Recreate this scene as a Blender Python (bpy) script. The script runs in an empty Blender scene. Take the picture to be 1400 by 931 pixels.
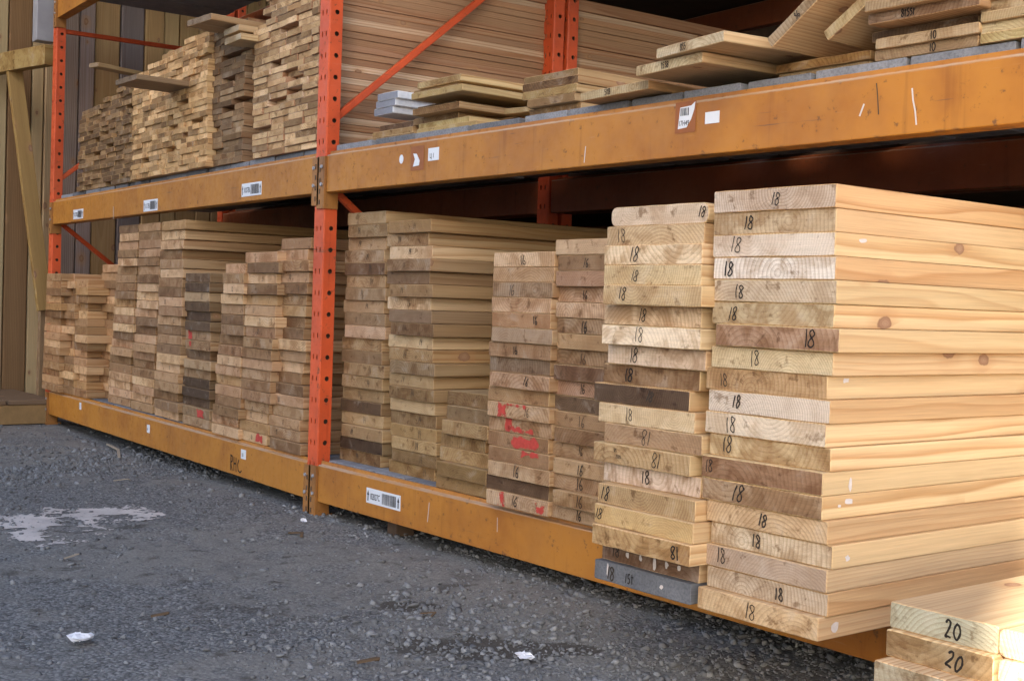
import bpy, math, random
import numpy as np
from mathutils import Vector, Matrix

random.seed(7); rng = np.random.default_rng(11)
S = bpy.context.scene
C = S.collection
GZ = 0.7525                      # camera height over the yard; every height below is above the ground

# ------------------------------------------------------------------ camera
F_PX, CX, CY = 1734.4, 700.0, 465.5
def _axes(yaw, pit, rol):
    yaw, pit, rol = (math.radians(a) for a in (yaw, pit, rol))
    f = Vector((math.sin(yaw)*math.cos(pit), math.cos(yaw)*math.cos(pit), math.sin(pit)))
    r = f.cross(Vector((0, 0, 1))).normalized(); u = r.cross(f)
    return math.cos(rol)*r + math.sin(rol)*u, -math.sin(rol)*r + math.cos(rol)*u, f
AR, AU, AF = _axes(-52.014, -1.6096, 1.894)
CAM = Vector((0, 0, GZ))
cd = bpy.data.cameras.new('camera'); cam = bpy.data.objects.new('camera', cd); C.objects.link(cam)
cd.sensor_width = 36.0; cd.lens = 36.0*F_PX/1400.0; cd.clip_start = 0.05; cd.clip_end = 2000
cam.matrix_world = Matrix.Translation(CAM) @ Matrix((AR, AU, -AF)).transposed().to_4x4()
S.camera = cam

# ------------------------------------------------------------------ light
SUN_XY = Vector((0.434, -0.901)); SUN_EL = math.radians(27)
w = bpy.data.worlds.new('World'); S.world = w; w.use_nodes = True
nt = w.node_tree; bg = nt.nodes['Background']
sky = nt.nodes.new('ShaderNodeTexSky'); sky.sky_type = 'NISHITA'; sky.sun_disc = False
sky.sun_elevation = SUN_EL; sky.sun_rotation = math.atan2(SUN_XY.x, SUN_XY.y)
sky.air_density = 0.9; sky.dust_density = 2.2; sky.ozone_density = 0.6
nt.links.new(sky.outputs[0], bg.inputs[0]); bg.inputs[1].default_value = 0.13
sd = bpy.data.lights.new('sun', 'SUN'); sun = bpy.data.objects.new('sun', sd); C.objects.link(sun)
sd.energy = 4.8; sd.angle = math.radians(0.6); sd.color = (1.0, 0.93, 0.82)
sdir = Vector((SUN_XY.x*math.cos(SUN_EL), SUN_XY.y*math.cos(SUN_EL), math.sin(SUN_EL)))
sun.rotation_euler = sdir.to_track_quat('Z', 'Y').to_euler()
S.view_settings.view_transform = 'Standard'; S.view_settings.look = 'None'
S.view_settings.gamma = 1.0; S.view_settings.use_curve_mapping = False
S.view_settings.exposure = 2.0

# ------------------------------------------------------------------ helpers
def lin(c, k=1.0):
    return tuple(k*((v/255/12.92) if v/255 <= 0.04045 else ((v/255+0.055)/1.055)**2.4) for v in c)
def ray(px, py): return AR*((px-CX)/F_PX) - AU*((py-CY)/F_PX) + AF
def hit(px, py, p0, n):
    d = ray(px, py); return CAM + d*((p0-CAM).dot(n)/d.dot(n))
def atY(px, py, Y): return hit(px, py, Vector((0, Y, 0)), Vector((0, 1, 0)))
def atX(px, py, X): return hit(px, py, Vector((X, 0, 0)), Vector((1, 0, 0)))
def atZ(px, py, Z): return hit(px, py, Vector((0, 0, Z)), Vector((0, 0, 1)))

class Bay:                                    # a straight run of rack: origin on its front plane, heading, depth direction
    def __init__(s, o, ang):
        s.o = Vector(o); s.a = ang
        s.u = Vector((math.cos(ang), math.sin(ang), 0)); s.d = Vector((-math.sin(ang), math.cos(ang), 0))
    def P(s, x, y, z): return s.o + s.u*x + s.d*y + Vector((0, 0, z))
    def at(s, px, py, dep=0.0): return hit(px, py, s.o + s.d*dep, s.d)
    def x(s, px, py, dep=0.0): return (s.at(px, py, dep)-s.o).dot(s.u)
YB = 2.15
RB = Bay((-3.815, YB, 0), 0.0)                                    # right bay, x grows to the right
LB = Bay((-3.885, YB, 0), -math.atan2(0.17, 3.30))                # left bay, x negative to the left
LLEN = 3.27; RLEN = 3.38
Z_LO, Z_UP, Z_TH = GZ-0.694, GZ+0.361, GZ+1.500                   # beam undersides
BH = 0.126                                                        # beam face height
D_LO, D_UP = GZ-0.553, GZ+0.524                                   # deck tops

class MB:
    def __init__(s): s.v = []; s.f = []; s.m = []; s.lp = []; s.tone = []; s.rnd = []; s.tr = None
    def add(s, vs, fs, mat=0, lp=None, tone=(1, 1, 1, 1), rnd=0.0):
        b = len(s.v); s.v += [tuple(p) for p in vs]; s.f += [tuple(i+b for i in f) for f in fs]
        s.m += [mat]*len(fs)
        s.lp += [tuple(p) for p in (lp if lp is not None else vs)]
        s.tone += [tone]*len(vs); s.rnd += [rnd]*len(vs)
    def box(s, lo, hi, mat=0, M=None, **k):
        x0, y0, z0 = lo; x1, y1, z1 = hi
        vs = [Vector(p) for p in ((x0,y0,z0),(x1,y0,z0),(x1,y1,z0),(x0,y1,z0),(x0,y0,z1),(x1,y0,z1),(x1,y1,z1),(x0,y1,z1))]
        lp = [tuple(p) for p in vs]
        if M is not None: vs = [M @ p for p in vs]
        s.add(vs, [(0,3,2,1),(4,5,6,7),(0,1,5,4),(1,2,6,5),(2,3,7,6),(3,0,4,7)], mat, lp, **k)
    def bar(s, a, b, wd, ht, mat=0):
        a = Vector(a); b = Vector(b); L = (b-a).length; d = (b-a)/L
        up = Vector((0, 0, 1)) if abs(d.z) < .95 else Vector((0, 1, 0))
        sx = d.cross(up).normalized(); sz = sx.cross(d)
        M = Matrix((sx, d, sz)).transposed().to_4x4(); M.translation = a
        s.box((-wd/2, 0, -ht/2), (wd/2, L, ht/2), mat, M)
    def build(s, name, mats, parent=None, smooth=False, attrs=False, bevel=0):
        me = bpy.data.meshes.new(name); me.from_pydata(s.v, [], s.f)
        for m in (mats if isinstance(mats, (list, tuple)) else [mats]): me.materials.append(m)
        me.polygons.foreach_set('material_index', s.m)
        if attrs or True:
            a = me.attributes.new('lp', 'FLOAT_VECTOR', 'POINT'); a.data.foreach_set('vector', np.array(s.lp, float).ravel())
        if attrs:
            a = me.attributes.new('tone', 'FLOAT_COLOR', 'POINT'); a.data.foreach_set('color', np.array(s.tone, float).ravel())
            a = me.attributes.new('rnd', 'FLOAT', 'POINT'); a.data.foreach_set('value', np.array(s.rnd, float))
        if smooth: me.polygons.foreach_set('use_smooth', [True]*len(s.f))
        me.update()
        o = bpy.data.objects.new(name, me); C.objects.link(o)
        if bevel:
            b = o.modifiers.new('edge', 'BEVEL'); b.width = bevel; b.segments = 2; b.limit_method = 'ANGLE'
        if parent is not None:
            o.parent = parent; o.matrix_parent_inverse = parent.matrix_basis.inverted()
        return o
def tag(o, label, cat, group=None, kind=None):
    if label: o['label'] = label
    if cat: o['category'] = cat
    if group: o['group'] = group
    if kind: o['kind'] = kind
    return o
def empty(name, loc, label, cat, group=None, rz=0):
    o = bpy.data.objects.new(name, None); C.objects.link(o); o.location = loc; o.rotation_euler = (0, 0, rz)
    o.empty_display_size = .1
    return tag(o, label, cat, group)
ORD = 'first second third fourth fifth sixth seventh eighth ninth tenth eleventh twelfth thirteenth fourteenth fifteenth sixteenth seventeenth eighteenth nineteenth twentieth'.split()
def nth(i):
    if i < 20: return ORD[i]
    if i < 29: return 'twenty-' + ORD[i-20]
    return 'thirtieth' if i == 29 else 'thirty-' + ORD[i-30]

# ------------------------------------------------------------------ materials
class NT:                                       # small node-graph helper
    def __init__(s, name):
        s.mat = bpy.data.materials.new(name); s.mat.use_nodes = True; s.t = s.mat.node_tree
        s.b = s.t.nodes['Principled BSDF']
    def n(s, typ, **k):
        x = s.t.nodes.new('ShaderNode'+typ)
        for a, v in k.items(): setattr(x, a, v)
        return x
    def put(s, sock, v):
        if hasattr(v, 'links'): s.t.links.new(v, sock)
        else:
            try: sock.default_value = v
            except Exception: sock.default_value = tuple(v)+(1,)
    def m(s, op, a, b=0.0, c=None, clamp=False):
        x = s.n('Math', operation=op, use_clamp=clamp); s.put(x.inputs[0], a); s.put(x.inputs[1], b)
        if c is not None: s.put(x.inputs[2], c)
        return x.outputs[0]
    def vm(s, op, a, b=(0, 0, 0)):
        x = s.n('VectorMath', operation=op); s.put(x.inputs[0], a); s.put(x.inputs[1], b)
        return x.outputs['Value'] if op in ('LENGTH', 'DOT_PRODUCT') else x.outputs[0]
    def mix(s, f, a, b, mode='MIX'):
        x = s.n('Mix', data_type='RGBA', blend_type=mode); s.put(x.inputs[0], f); s.put(x.inputs[6], a); s.put(x.inputs[7], b)
        return x.outputs[2]
    def noise(s, vec, scale, detail=2.0, rough=.5, dist=0.0):
        x = s.n('TexNoise'); s.put(x.inputs['Vector'], vec); x.inputs['Scale'].default_value = scale
        x.inputs['Detail'].default_value = detail; x.inputs['Roughness'].default_value = rough; x.inputs['Distortion'].default_value = dist
        return x.outputs['Fac']
    def ramp(s, v, a, b, lo=0.0, hi=1.0):
        x = s.n('MapRange', interpolation_type='SMOOTHSTEP'); s.put(x.inputs[0], v)
        for i, q in zip((1, 2, 3, 4), (a, b, lo, hi)): s.put(x.inputs[i], q)
        return x.outputs[0]
    def sep(s, v):
        x = s.n('SeparateXYZ'); s.put(x.inputs[0], v); return x.outputs
    def comb(s, x_, y_, z_):
        x = s.n('CombineXYZ'); s.put(x.inputs[0], x_); s.put(x.inputs[1], y_); s.put(x.inputs[2], z_); return x.outputs[0]
    def bump(s, h, st, d=.002):
        x = s.n('Bump'); s.put(x.inputs['Height'], h); x.inputs['Strength'].default_value = st; x.inputs['Distance'].default_value = d
        s.t.links.new(x.outputs[0], s.b.inputs['Normal'])
    def out(s, col, rough=.7, spec=.3):
        s.put(s.b.inputs['Base Color'], col); s.put(s.b.inputs['Roughness'], rough); s.b.inputs['Specular IOR Level'].default_value = spec
        return s.mat

def wood(name, mass=False, ends=True, sides=((.68, .50, .27, 1), (.65, .45, .255, 1), (.58, .36, .175, 1)), pale=None):
    g = NT(name)
    lp = g.n('Attribute', attribute_name='lp').outputs['Vector']
    if mass:
        a = g.n('Attribute', attribute_name='tone'); tone, fresh = a.outputs['Color'], a.outputs['Alpha']
        rnd = g.n('Attribute', attribute_name='rnd').outputs['Fac']
    else:
        oi = g.n('ObjectInfo'); tone, fresh, rnd = oi.outputs['Color'], oi.outputs['Alpha'], oi.outputs['Random']
    x, y, z = g.sep(lp)
    r1 = g.m('FRACT', g.m('MULTIPLY', rnd, 7.131)); r2 = g.m('FRACT', g.m('MULTIPLY', rnd, 23.71)); r3 = g.m('FRACT', g.m('MULTIPLY', rnd, 71.3)); r4 = g.m('FRACT', g.m('MULTIPLY', rnd, 131.9))
    off = g.comb(g.m('MULTIPLY', rnd, 91.0), g.m('MULTIPLY', r1, 57.0), g.m('MULTIPLY', r2, 33.0))
    # growth rings: a log axis near the board, wavering slowly along the length
    wv = g.noise(g.vm('ADD', g.vm('MULTIPLY', lp, (9, .9, 9)), off), 1.0, 2.0)
    wz = g.noise(g.vm('ADD', g.vm('MULTIPLY', lp, (7, 1.3, 7)), g.vm('ADD', off, (17, 5, 3))), 1.0, 2.0)
    qx = g.m('ADD', g.m('SUBTRACT', x, g.m('MULTIPLY', g.m('SUBTRACT', r1, .5), .20)), g.m('MULTIPLY', g.m('SUBTRACT', wv, .5), .030))
    qz = g.m('ADD', g.m('SUBTRACT', z, g.m('SUBTRACT', g.m('MULTIPLY', r2, .17), .075)), g.m('MULTIPLY', g.m('SUBTRACT', wz, .5), .030))
    rr = g.m('SQRT', g.m('ADD', g.m('MULTIPLY', qx, qx), g.m('MULTIPLY', qz, qz)))
    ph = g.m('FRACT', g.m('DIVIDE', rr, g.m('ADD', .0048, g.m('MULTIPLY', r3, .0060))))
    ring = g.m('MULTIPLY', g.m('POWER', ph, 2.2), g.ramp(ph, 1.0, .86))
    fibre = g.noise(g.vm('ADD', g.vm('MULTIPLY', lp, (260, 5, 260)), off), 1.0, 3.0, .6)
    streak = g.noise(g.vm('ADD', g.vm('MULTIPLY', lp, (30, .5, 30)), off), 1.0, 2.0)
    # end grain
    blot = g.noise(g.vm('ADD', lp, off), 16.0, 4.0, .6, .6)
    grime = g.noise(g.vm('ADD', g.vm('MULTIPLY', lp, (1, 1, 1)), g.vm('ADD', off, (9, 9, 9))), 30.0, 5.0, .65, .3)
    fine = g.noise(g.vm('ADD', g.vm('MULTIPLY', lp, (1, 1, 1)), off), 420.0, 3.0, .75)
    saw = g.noise(g.vm('ADD', g.vm('MULTIPLY', lp, (14, 14, 520)), off), 1.0, 2.0)
    e = g.mix(g.m('MULTIPLY', ring, g.ramp(r4, 0, 1, .45, .95)), tone, g.mix(1.0, tone, (.60, .52, .44, 1), 'MULTIPLY'))
    broad = g.noise(g.vm('ADD', lp, g.vm('ADD', off, (3, 8, 1))), 7.0, 3.0, .6, .4)
    e = g.mix(g.ramp(broad, .47, .60, 0, g.ramp(r2, .25, 1, 0, .75)), e, g.mix(1.0, e, (.68, .55, .43, 1), 'MULTIPLY'))
    e = g.mix(g.ramp(blot, .44, .62, 0, g.ramp(r3, 0, 1, .3, .95)), e, g.mix(1.0, e, (.64, .54, .44, 1), 'MULTIPLY'))
    e = g.mix(g.ramp(blot, .44, .30, 0, .28), e, g.mix(.55, e, (.62, .56, .48, 1)))
    e = g.mix(g.ramp(grime, .57, .68, 0, .85), e, g.mix(1.0, e, (.46, .38, .31, 1), 'MULTIPLY'))
    e = g.mix(1.0, e, g.comb(*[g.m('ADD', .54, g.m('ADD', g.m('MULTIPLY', fine, .60), g.m('MULTIPLY', saw, .42)))]*3), 'MULTIPLY')
    # a few drying checks running out from the pith
    ang = g.m('ARCTAN2', qz, qx)
    ck = g.noise(g.comb(g.m('MULTIPLY', ang, 5.0), g.m('MULTIPLY', rr, 3.0), g.m('MULTIPLY', rnd, 40.0)), 3.0, 1.0)
    chk = g.m('MULTIPLY', g.ramp(g.m('ABSOLUTE', g.m('SUBTRACT', ck, .5)), .012, .003), g.m('MULTIPLY', g.ramp(rr, .09, .03), g.m('GREATER_THAN', r4, .55)))
    e = g.mix(g.m('MULTIPLY', chk, .75), e, (.10, .06, .035, 1))
    # long grain
    sb = g.mix(r1, sides[0], sides[1])
    sb = g.mix(g.ramp(r4, .55, 1, 0, .8), sb, sides[2])
    if pale: sb = g.mix(g.ramp(r3, .62, .76), sb, pale)
    sb = g.mix(1.0, sb, g.comb(*[g.m('ADD', .80, g.m('MULTIPLY', r2, .26))]*3), 'MULTIPLY')
    sb = g.mix(fresh, tone, sb)
    s = g.mix(g.m('MULTIPLY', ring, g.ramp(r2, 0, 1, .4, .95)), sb, g.mix(1.0, sb, (.58, .38, .22, 1), 'MULTIPLY'))
    s = g.mix(1.0, s, g.comb(*[g.m('ADD', .58, g.m('ADD', g.m('MULTIPLY', fibre, .50), g.m('MULTIPLY', streak, .36)))]*3), 'MULTIPLY')
    kv = g.comb(g.m('MULTIPLY', y, .62), g.m('ADD', z, x), 0.0)
    kv = g.vm('ADD', kv, g.comb(g.m('MULTIPLY', rnd, 40.0), g.m('MULTIPLY', r1, 9.0), 0.0))
    vo = g.n('TexVoronoi', voronoi_dimensions='2D'); vo.inputs['Scale'].default_value = 13.0; g.put(vo.inputs['Vector'], kv)
    has = g.m('GREATER_THAN', g.sep(vo.outputs['Color'])[0], .885)
    kd = g.m('ADD', vo.outputs['Distance'], g.m('MULTIPLY', g.m('SUBTRACT', g.noise(lp, 60.0, 2.0), .5), .12))
    ks = g.m('ADD', .45, g.m('MULTIPLY', g.sep(vo.outputs['Color'])[1], .75)); kd = g.m('DIVIDE', kd, ks)
    kn = g.m('MULTIPLY', g.ramp(kd, .17, .13), has)
    halo = g.m('MULTIPLY', g.ramp(kd, .50, .12), has)
    s = g.mix(g.m('MULTIPLY', halo, .45), s, (.44, .24, .11, 1))
    kr = g.m('FRACT', g.m('MULTIPLY', kd, 22.0))
    s = g.mix(kn, s, g.mix(g.ramp(kd, .02, .17), g.mix(kr, (.40, .25, .15, 1), (.33, .19, .115, 1)), (.27, .145, .08, 1)))
    nm = g.n('NewGeometry').outputs['True Normal']
    isend = g.ramp(g.m('ABSOLUTE', g.sep(nm)[1]), .80, .90)
    col = g.mix(isend, s, e) if ends else s
    h = g.mix(isend, fibre, g.m('ADD', g.m('MULTIPLY', fine, 1.0), g.m('ADD', g.m('MULTIPLY', ring, -.5), g.m('ADD', g.m('MULTIPLY', saw, .7), g.m('MULTIPLY', chk, -2.0)))))
    g.bump(h, .45, .0018)
    return g.out(col, .72, .22)
M_CEDAR = wood('reddish_boards', sides=((.40, .22, .135, 1), (.45, .27, .17, 1), (.32, .155, .085, 1)), pale=(.66, .50, .37, 1))
M_WOOD = wood('lumber'); M_WOODM = wood('lumber_mass', True)

def grey_wood():
    g = NT('weathered_grey_wood')
    lp = g.n('Attribute', attribute_name='lp').outputs['Vector']; rnd = g.n('ObjectInfo').outputs['Random']
    off = g.comb(g.m('MULTIPLY', rnd, 91.0), g.m('MULTIPLY', rnd, 57.0), 0.0)
    f = g.noise(g.vm('ADD', g.vm('MULTIPLY', lp, (180, 6, 180)), off), 1.0, 3.0, .6)
    b = g.noise(g.vm('ADD', lp, off), 14.0, 4.0, .65)
    c = g.mix(b, (.13, .135, .15, 1), (.34, .35, .385, 1)); c = g.mix(g.ramp(f, .35, .75, .0, .55), c, (.10, .10, .11, 1))
    c = g.mix(1.0, c, g.comb(*[g.m('ADD', .55, g.m('MULTIPLY', rnd, .75))]*3), 'MULTIPLY')
    g.bump(f, .6, .002); return g.out(c, .8, .2)
M_GREY = grey_wood()

def paint(name, base, dark, wear=(.46, .34, .24), edge=None, rough=.42, worn=.6):
    g = NT(name)
    lp = g.n('Attribute', attribute_name='lp').outputs['Vector']
    ob = g.n('TexCoord').outputs['Object']
    a = g.noise(ob, 5.0, 4.0, .6); b = g.noise(ob, 42.0, 5.0, .7); s = g.noise(g.vm('MULTIPLY', ob, (7, 7, 60)), 2.0, 3.0, .6)
    v = g.noise(g.vm('MULTIPLY', ob, (38, 38, 2.2)), 1.0, 3.0, .6)
    c = g.mix(g.ramp(a, .35, .7), base, dark)
    c = g.mix(g.ramp(v, .56, .78, 0, .5), c, g.mix(1.0, c, (.55, .48, .45, 1), 'MULTIPLY'))
    c = g.mix(g.ramp(b, .60, .70, 0, .8), c, (.13, .062, .03, 1))
    sc = g.noise(g.vm('ADD', g.vm('MULTIPLY', ob, (3.0, 3.0, 90)), (5, 5, 5)), 1.0, 4.0, .7)
    c = g.mix(g.m('MULTIPLY', g.ramp(sc, .64, .70), g.ramp(a, .45, .65)), c, (.15, .075, .04, 1))
    du = g.noise(ob, 1.7, 5.0, .65)
    c = g.mix(g.ramp(du, .52, .75, 0, .22), c, (.27, .15, .07, 1))
    c = g.mix(g.m('MULTIPLY', g.ramp(s, .60, .78), .12), c, wear + (1,))
    if edge is not None:            # rubbed arris along the top of the face (lp.z is measured from it)
        zz = g.sep(lp)[2]
        e = g.ramp(g.m('ABSOLUTE', g.m('ADD', zz, g.m('MULTIPLY', g.m('SUBTRACT', b, .5), .006))), .0055, .0015)
        c = g.mix(g.m('MULTIPLY', e, g.ramp(a, .3, .62, .35, .8)), c, wear + (1,))
        e2 = g.ramp(g.m('ADD', zz, edge), .006, .0, 0, 1)
        c = g.mix(g.m('MULTIPLY', e2, g.ramp(g.noise(ob, 23.0, 3.0), .56, .70, 0, .7)), c, (.12, .06, .03, 1))
    g.bump(b, .12, .001)
    return g.out(c, g.ramp(b, .3, .8, rough, rough+.25), .35)
M_BEAM = paint('ochre_beam_paint', (.47, .190, .024, 1), (.36, .130, .017, 1), edge=BH)
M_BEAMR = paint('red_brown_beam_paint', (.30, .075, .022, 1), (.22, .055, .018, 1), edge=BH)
M_CONN = paint('ochre_bracket_paint', (.36, .155, .038, 1), (.25, .105, .03, 1))
M_POST = paint('orange_post_paint', (.70, .105, .030, 1), (.52, .075, .024, 1), (.60, .26, .16), rough=.42)

def plain(name, c, rough=.6, spec=.3, var=.15, scale=30.0, metal=0.0, bump=0.0):
    g = NT(name); ob = g.n('TexCoord').outputs['Object']; n = g.noise(ob, scale, 4.0, .6)
    col = g.mix(1.0, tuple(c)+(1,), g.comb(*[g.m('ADD', 1-var, g.m('MULTIPLY', n, 2*var))]*3), 'MULTIPLY')
    g.b.inputs['Metallic'].default_value = metal
    if bump: g.bump(n, bump, .003)
    return g.out(col, rough, spec)
M_INK = plain('marker_ink', (.022, .018, .016), .7, .2, .3)
M_INK3 = plain('worn_marker_ink', (.05, .038, .03), .8, .2, .4)
M_INK2 = plain('faded_marker_ink', (.085, .060, .042), .8, .2, .3)
M_RED = plain('red_spray_paint', (.48, .065, .05), .75, .2, .4, 90.0)
M_WHITE = plain('white_label', (.72, .74, .80), .45, .4, .06)
M_BLACK = plain('black_print', (.02, .02, .025), .5, .3)
M_TAPE = plain('brown_label_residue', (.30, .10, .03), .55, .3, .25)
M_CHALK = plain('white_scuff', (.62, .57, .54), .8, .2, .2, 120.0)
M_PAPER = plain('crumpled_paper', (.74, .75, .80), .8, .2, .15, 60.0)
M_STEEL = plain('galvanised_steel', (.33, .33, .36), .5, .4, .25, 9.0)
M_DARK = plain('shadowed_timber', (.10, .065, .045), .85, .2, .4, 12.0)  # dark brown timber; also the painted shade of hollows, slots and deep interior
M_ROOFM = plain('roof_sheet', (.10, .08, .07), .8, .2, .2, 4.0)
M_BUILD = plain('warehouse_cladding', (.34, .33, .31), .8, .2, .1, 3.0)
M_GLASSD = plain('dark_window', (.03, .04, .05), .15, .5)
def painted():
    g = NT('white_primed_board'); ob = g.n('TexCoord').outputs['Object']; n = g.noise(ob, 70.0, 4.0, .6)
    isend = g.ramp(g.m('ABSOLUTE', g.sep(g.n('NewGeometry').outputs['True Normal'])[1]), .8, .9)
    c = g.mix(isend, (.70, .73, .80, 1), (.24, .255, .30, 1)); c = g.mix(1.0, c, g.comb(*[g.m('ADD', .75, g.m('MULTIPLY', n, .5))]*3), 'MULTIPLY')  # grey ends against white sides: the sunlit side is put into the colour
    return g.out(c, .6, .3)
M_PAINTW = painted()

# ------------------------------------------------------------------ ground
def vnoise(x, y, seed=0):
    xi = np.floor(x).astype(int); yi = np.floor(y).astype(int); fx = x-xi; fy = y-yi
    fx = fx*fx*(3-2*fx); fy = fy*fy*(3-2*fy)
    def h(a, b):
        t = (a*374761393 + b*668265263 + seed*974634777) & 0x7fffffff
        t = ((t ^ (t >> 13))*1274126177) & 0x7fffffff
        return ((t ^ (t >> 16)) & 0xffff)/65535.0
    return (h(xi, yi)*(1-fx)+h(xi+1, yi)*fx)*(1-fy)+(h(xi, yi+1)*(1-fx)+h(xi+1, yi+1)*fx)*fy
def fbm(x, y, sc, seed=0, n=4):
    return sum(vnoise(x*sc*2**i, y*sc*2**i, seed+i)/2**i for i in range(n))/sum(1/2**i for i in range(n))
def gheight(x, y):
    fade = np.clip(1-(np.hypot(x+3.5, y-1.5)-8)/10, 0, 1)
    h = (fbm(x, y, .9, 3)-.5)*.035 + (fbm(x, y, 7, 9)-.5)*.016
    bank = np.exp(-((y-2.12-.05*np.maximum(-x-3.85, 0))/.30)**2)*.012           # gravel kicked up against the rack
    return h*fade*.9 + bank*fade - .008
def axis(a0, a1, st, far):
    core = np.arange(a0, a1, st); out = []; s = st; v = a1
    while v < far: out.append(v); s *= 1.35; v += s
    lo = []; s = st; v = a0-st
    while v > -far: lo.append(v); s *= 1.35; v -= s
    return np.array(lo[::-1]+list(core)+out)
gx = axis(-9.0, 1.2, .028, 400); gy = axis(-1.2, 4.2, .028, 400)
X, Y = np.meshgrid(gx, gy); Zg = gheight(X, Y)
me = bpy.data.meshes.new('ground'); nx, ny = len(gx), len(gy)
idx = np.arange(nx*ny).reshape(ny, nx)
q = np.stack([idx[:-1, :-1], idx[:-1, 1:], idx[1:, 1:], idx[1:, :-1]], -1).reshape(-1, 4)
me.vertices.add(nx*ny); me.vertices.foreach_set('co', np.stack([X, Y, Zg], -1).ravel())
me.loops.add(q.size); me.loops.foreach_set('vertex_index', q.ravel())
me.polygons.add(len(q)); me.polygons.foreach_set('loop_start', np.arange(0, q.size, 4)); me.polygons.foreach_set('loop_total', np.full(len(q), 4))
me.polygons.foreach_set('use_smooth', [True]*len(q)); me.update(); me.validate()
ground = bpy.data.objects.new('ground', me); C.objects.link(ground); ground['kind'] = 'structure'
def ground_mat():
    g = NT('gravel_yard'); ob = g.n('TexCoord').outputs['Object']
    big = g.noise(ob, .9, 4.0, .6); mid = g.noise(ob, 6.0, 4.0, .6); fin = g.noise(ob, 160.0, 3.0, .7)
    vo = g.n('TexVoronoi'); vo.inputs['Scale'].default_value = 120.0; g.put(vo.inputs['Vector'], ob)
    vo2 = g.n('TexVoronoi'); vo2.inputs['Scale'].default_value = 55.0; g.put(vo2.inputs['Vector'], ob)
    cell = g.sep(vo.outputs['Color'])[0]
    dust = g.ramp(g.m('ADD', g.m('MULTIPLY', big, .6), g.m('MULTIPLY', mid, .4)), .44, .56)
    c = g.mix(dust, (.202, .201, .198, 1), (.224, .215, .198, 1))
    c = g.mix(g.ramp(mid, .52, .75, 0, .6), c, (.115, .113, .116, 1))
    grit = g.m('SUBTRACT', 1.0, g.m('MULTIPLY', dust, .72))
    c = g.mix(grit, c, g.mix(1.0, c, g.comb(*[g.m('ADD', .55, g.m('MULTIPLY', cell, .95))]*3), 'MULTIPLY'))
    c = g.mix(g.m('MULTIPLY', grit, g.ramp(vo.outputs['Distance'], .35, .75, 0, .6)), c, (.065, .066, .07, 1))
    c = g.mix(1.0, c, g.comb(*[g.m('ADD', .72, g.m('MULTIPLY', fin, .56))]*3), 'MULTIPLY')
    # oily damp patches with an outline of their own
    ox, oy, oz = g.sep(ob)
    wet = 0.0
    for (px, py, rx, ry) in ((650, 884, .22, .055), (560, 826, .10, .03), (770, 886, .10, .03)):
        p = atZ(px, py, 0); dd = AF.copy(); dd.z = 0; dd.normalize(); sx = Vector((dd.y, -dd.x, 0))
        u = g.m('DIVIDE', g.m('ADD', g.m('MULTIPLY', g.m('SUBTRACT', ox, p.x), sx.x), g.m('MULTIPLY', g.m('SUBTRACT', oy, p.y), sx.y)), rx)
        v = g.m('DIVIDE', g.m('ADD', g.m('MULTIPLY', g.m('SUBTRACT', ox, p.x), dd.x), g.m('MULTIPLY', g.m('SUBTRACT', oy, p.y), dd.y)), ry*2.2)
        q = g.m('SUBTRACT', 1.0, g.m('ADD', g.m('MULTIPLY', u, u), g.m('MULTIPLY', v, v)))
        wet = g.m('MAXIMUM', wet, q)
    damp = g.m('MAXIMUM', g.m('MULTIPLY', g.ramp(g.noise(ob, 3.1, 5.0, .65, .5), .63, .69), .6), g.ramp(g.m('ADD', wet, g.m('MULTIPLY', g.m('SUBTRACT', g.noise(ob, 16.0, 5.0, .7), .5), 2.6)), .10, .55, 0, .8))
    c = g.mix(damp, c, (.058, .049, .040, 1))
    h = g.m('ADD', g.m('MULTIPLY', grit, g.m('ADD', g.m('MULTIPLY', vo.outputs['Distance'], -1.0), g.m('MULTIPLY', vo2.outputs['Distance'], -1.2))), g.m('MULTIPLY', fin, .8))
    g.bump(h, .6, .006)
    return g.out(c, .9, .2)
me.materials.append(ground_mat())

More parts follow.
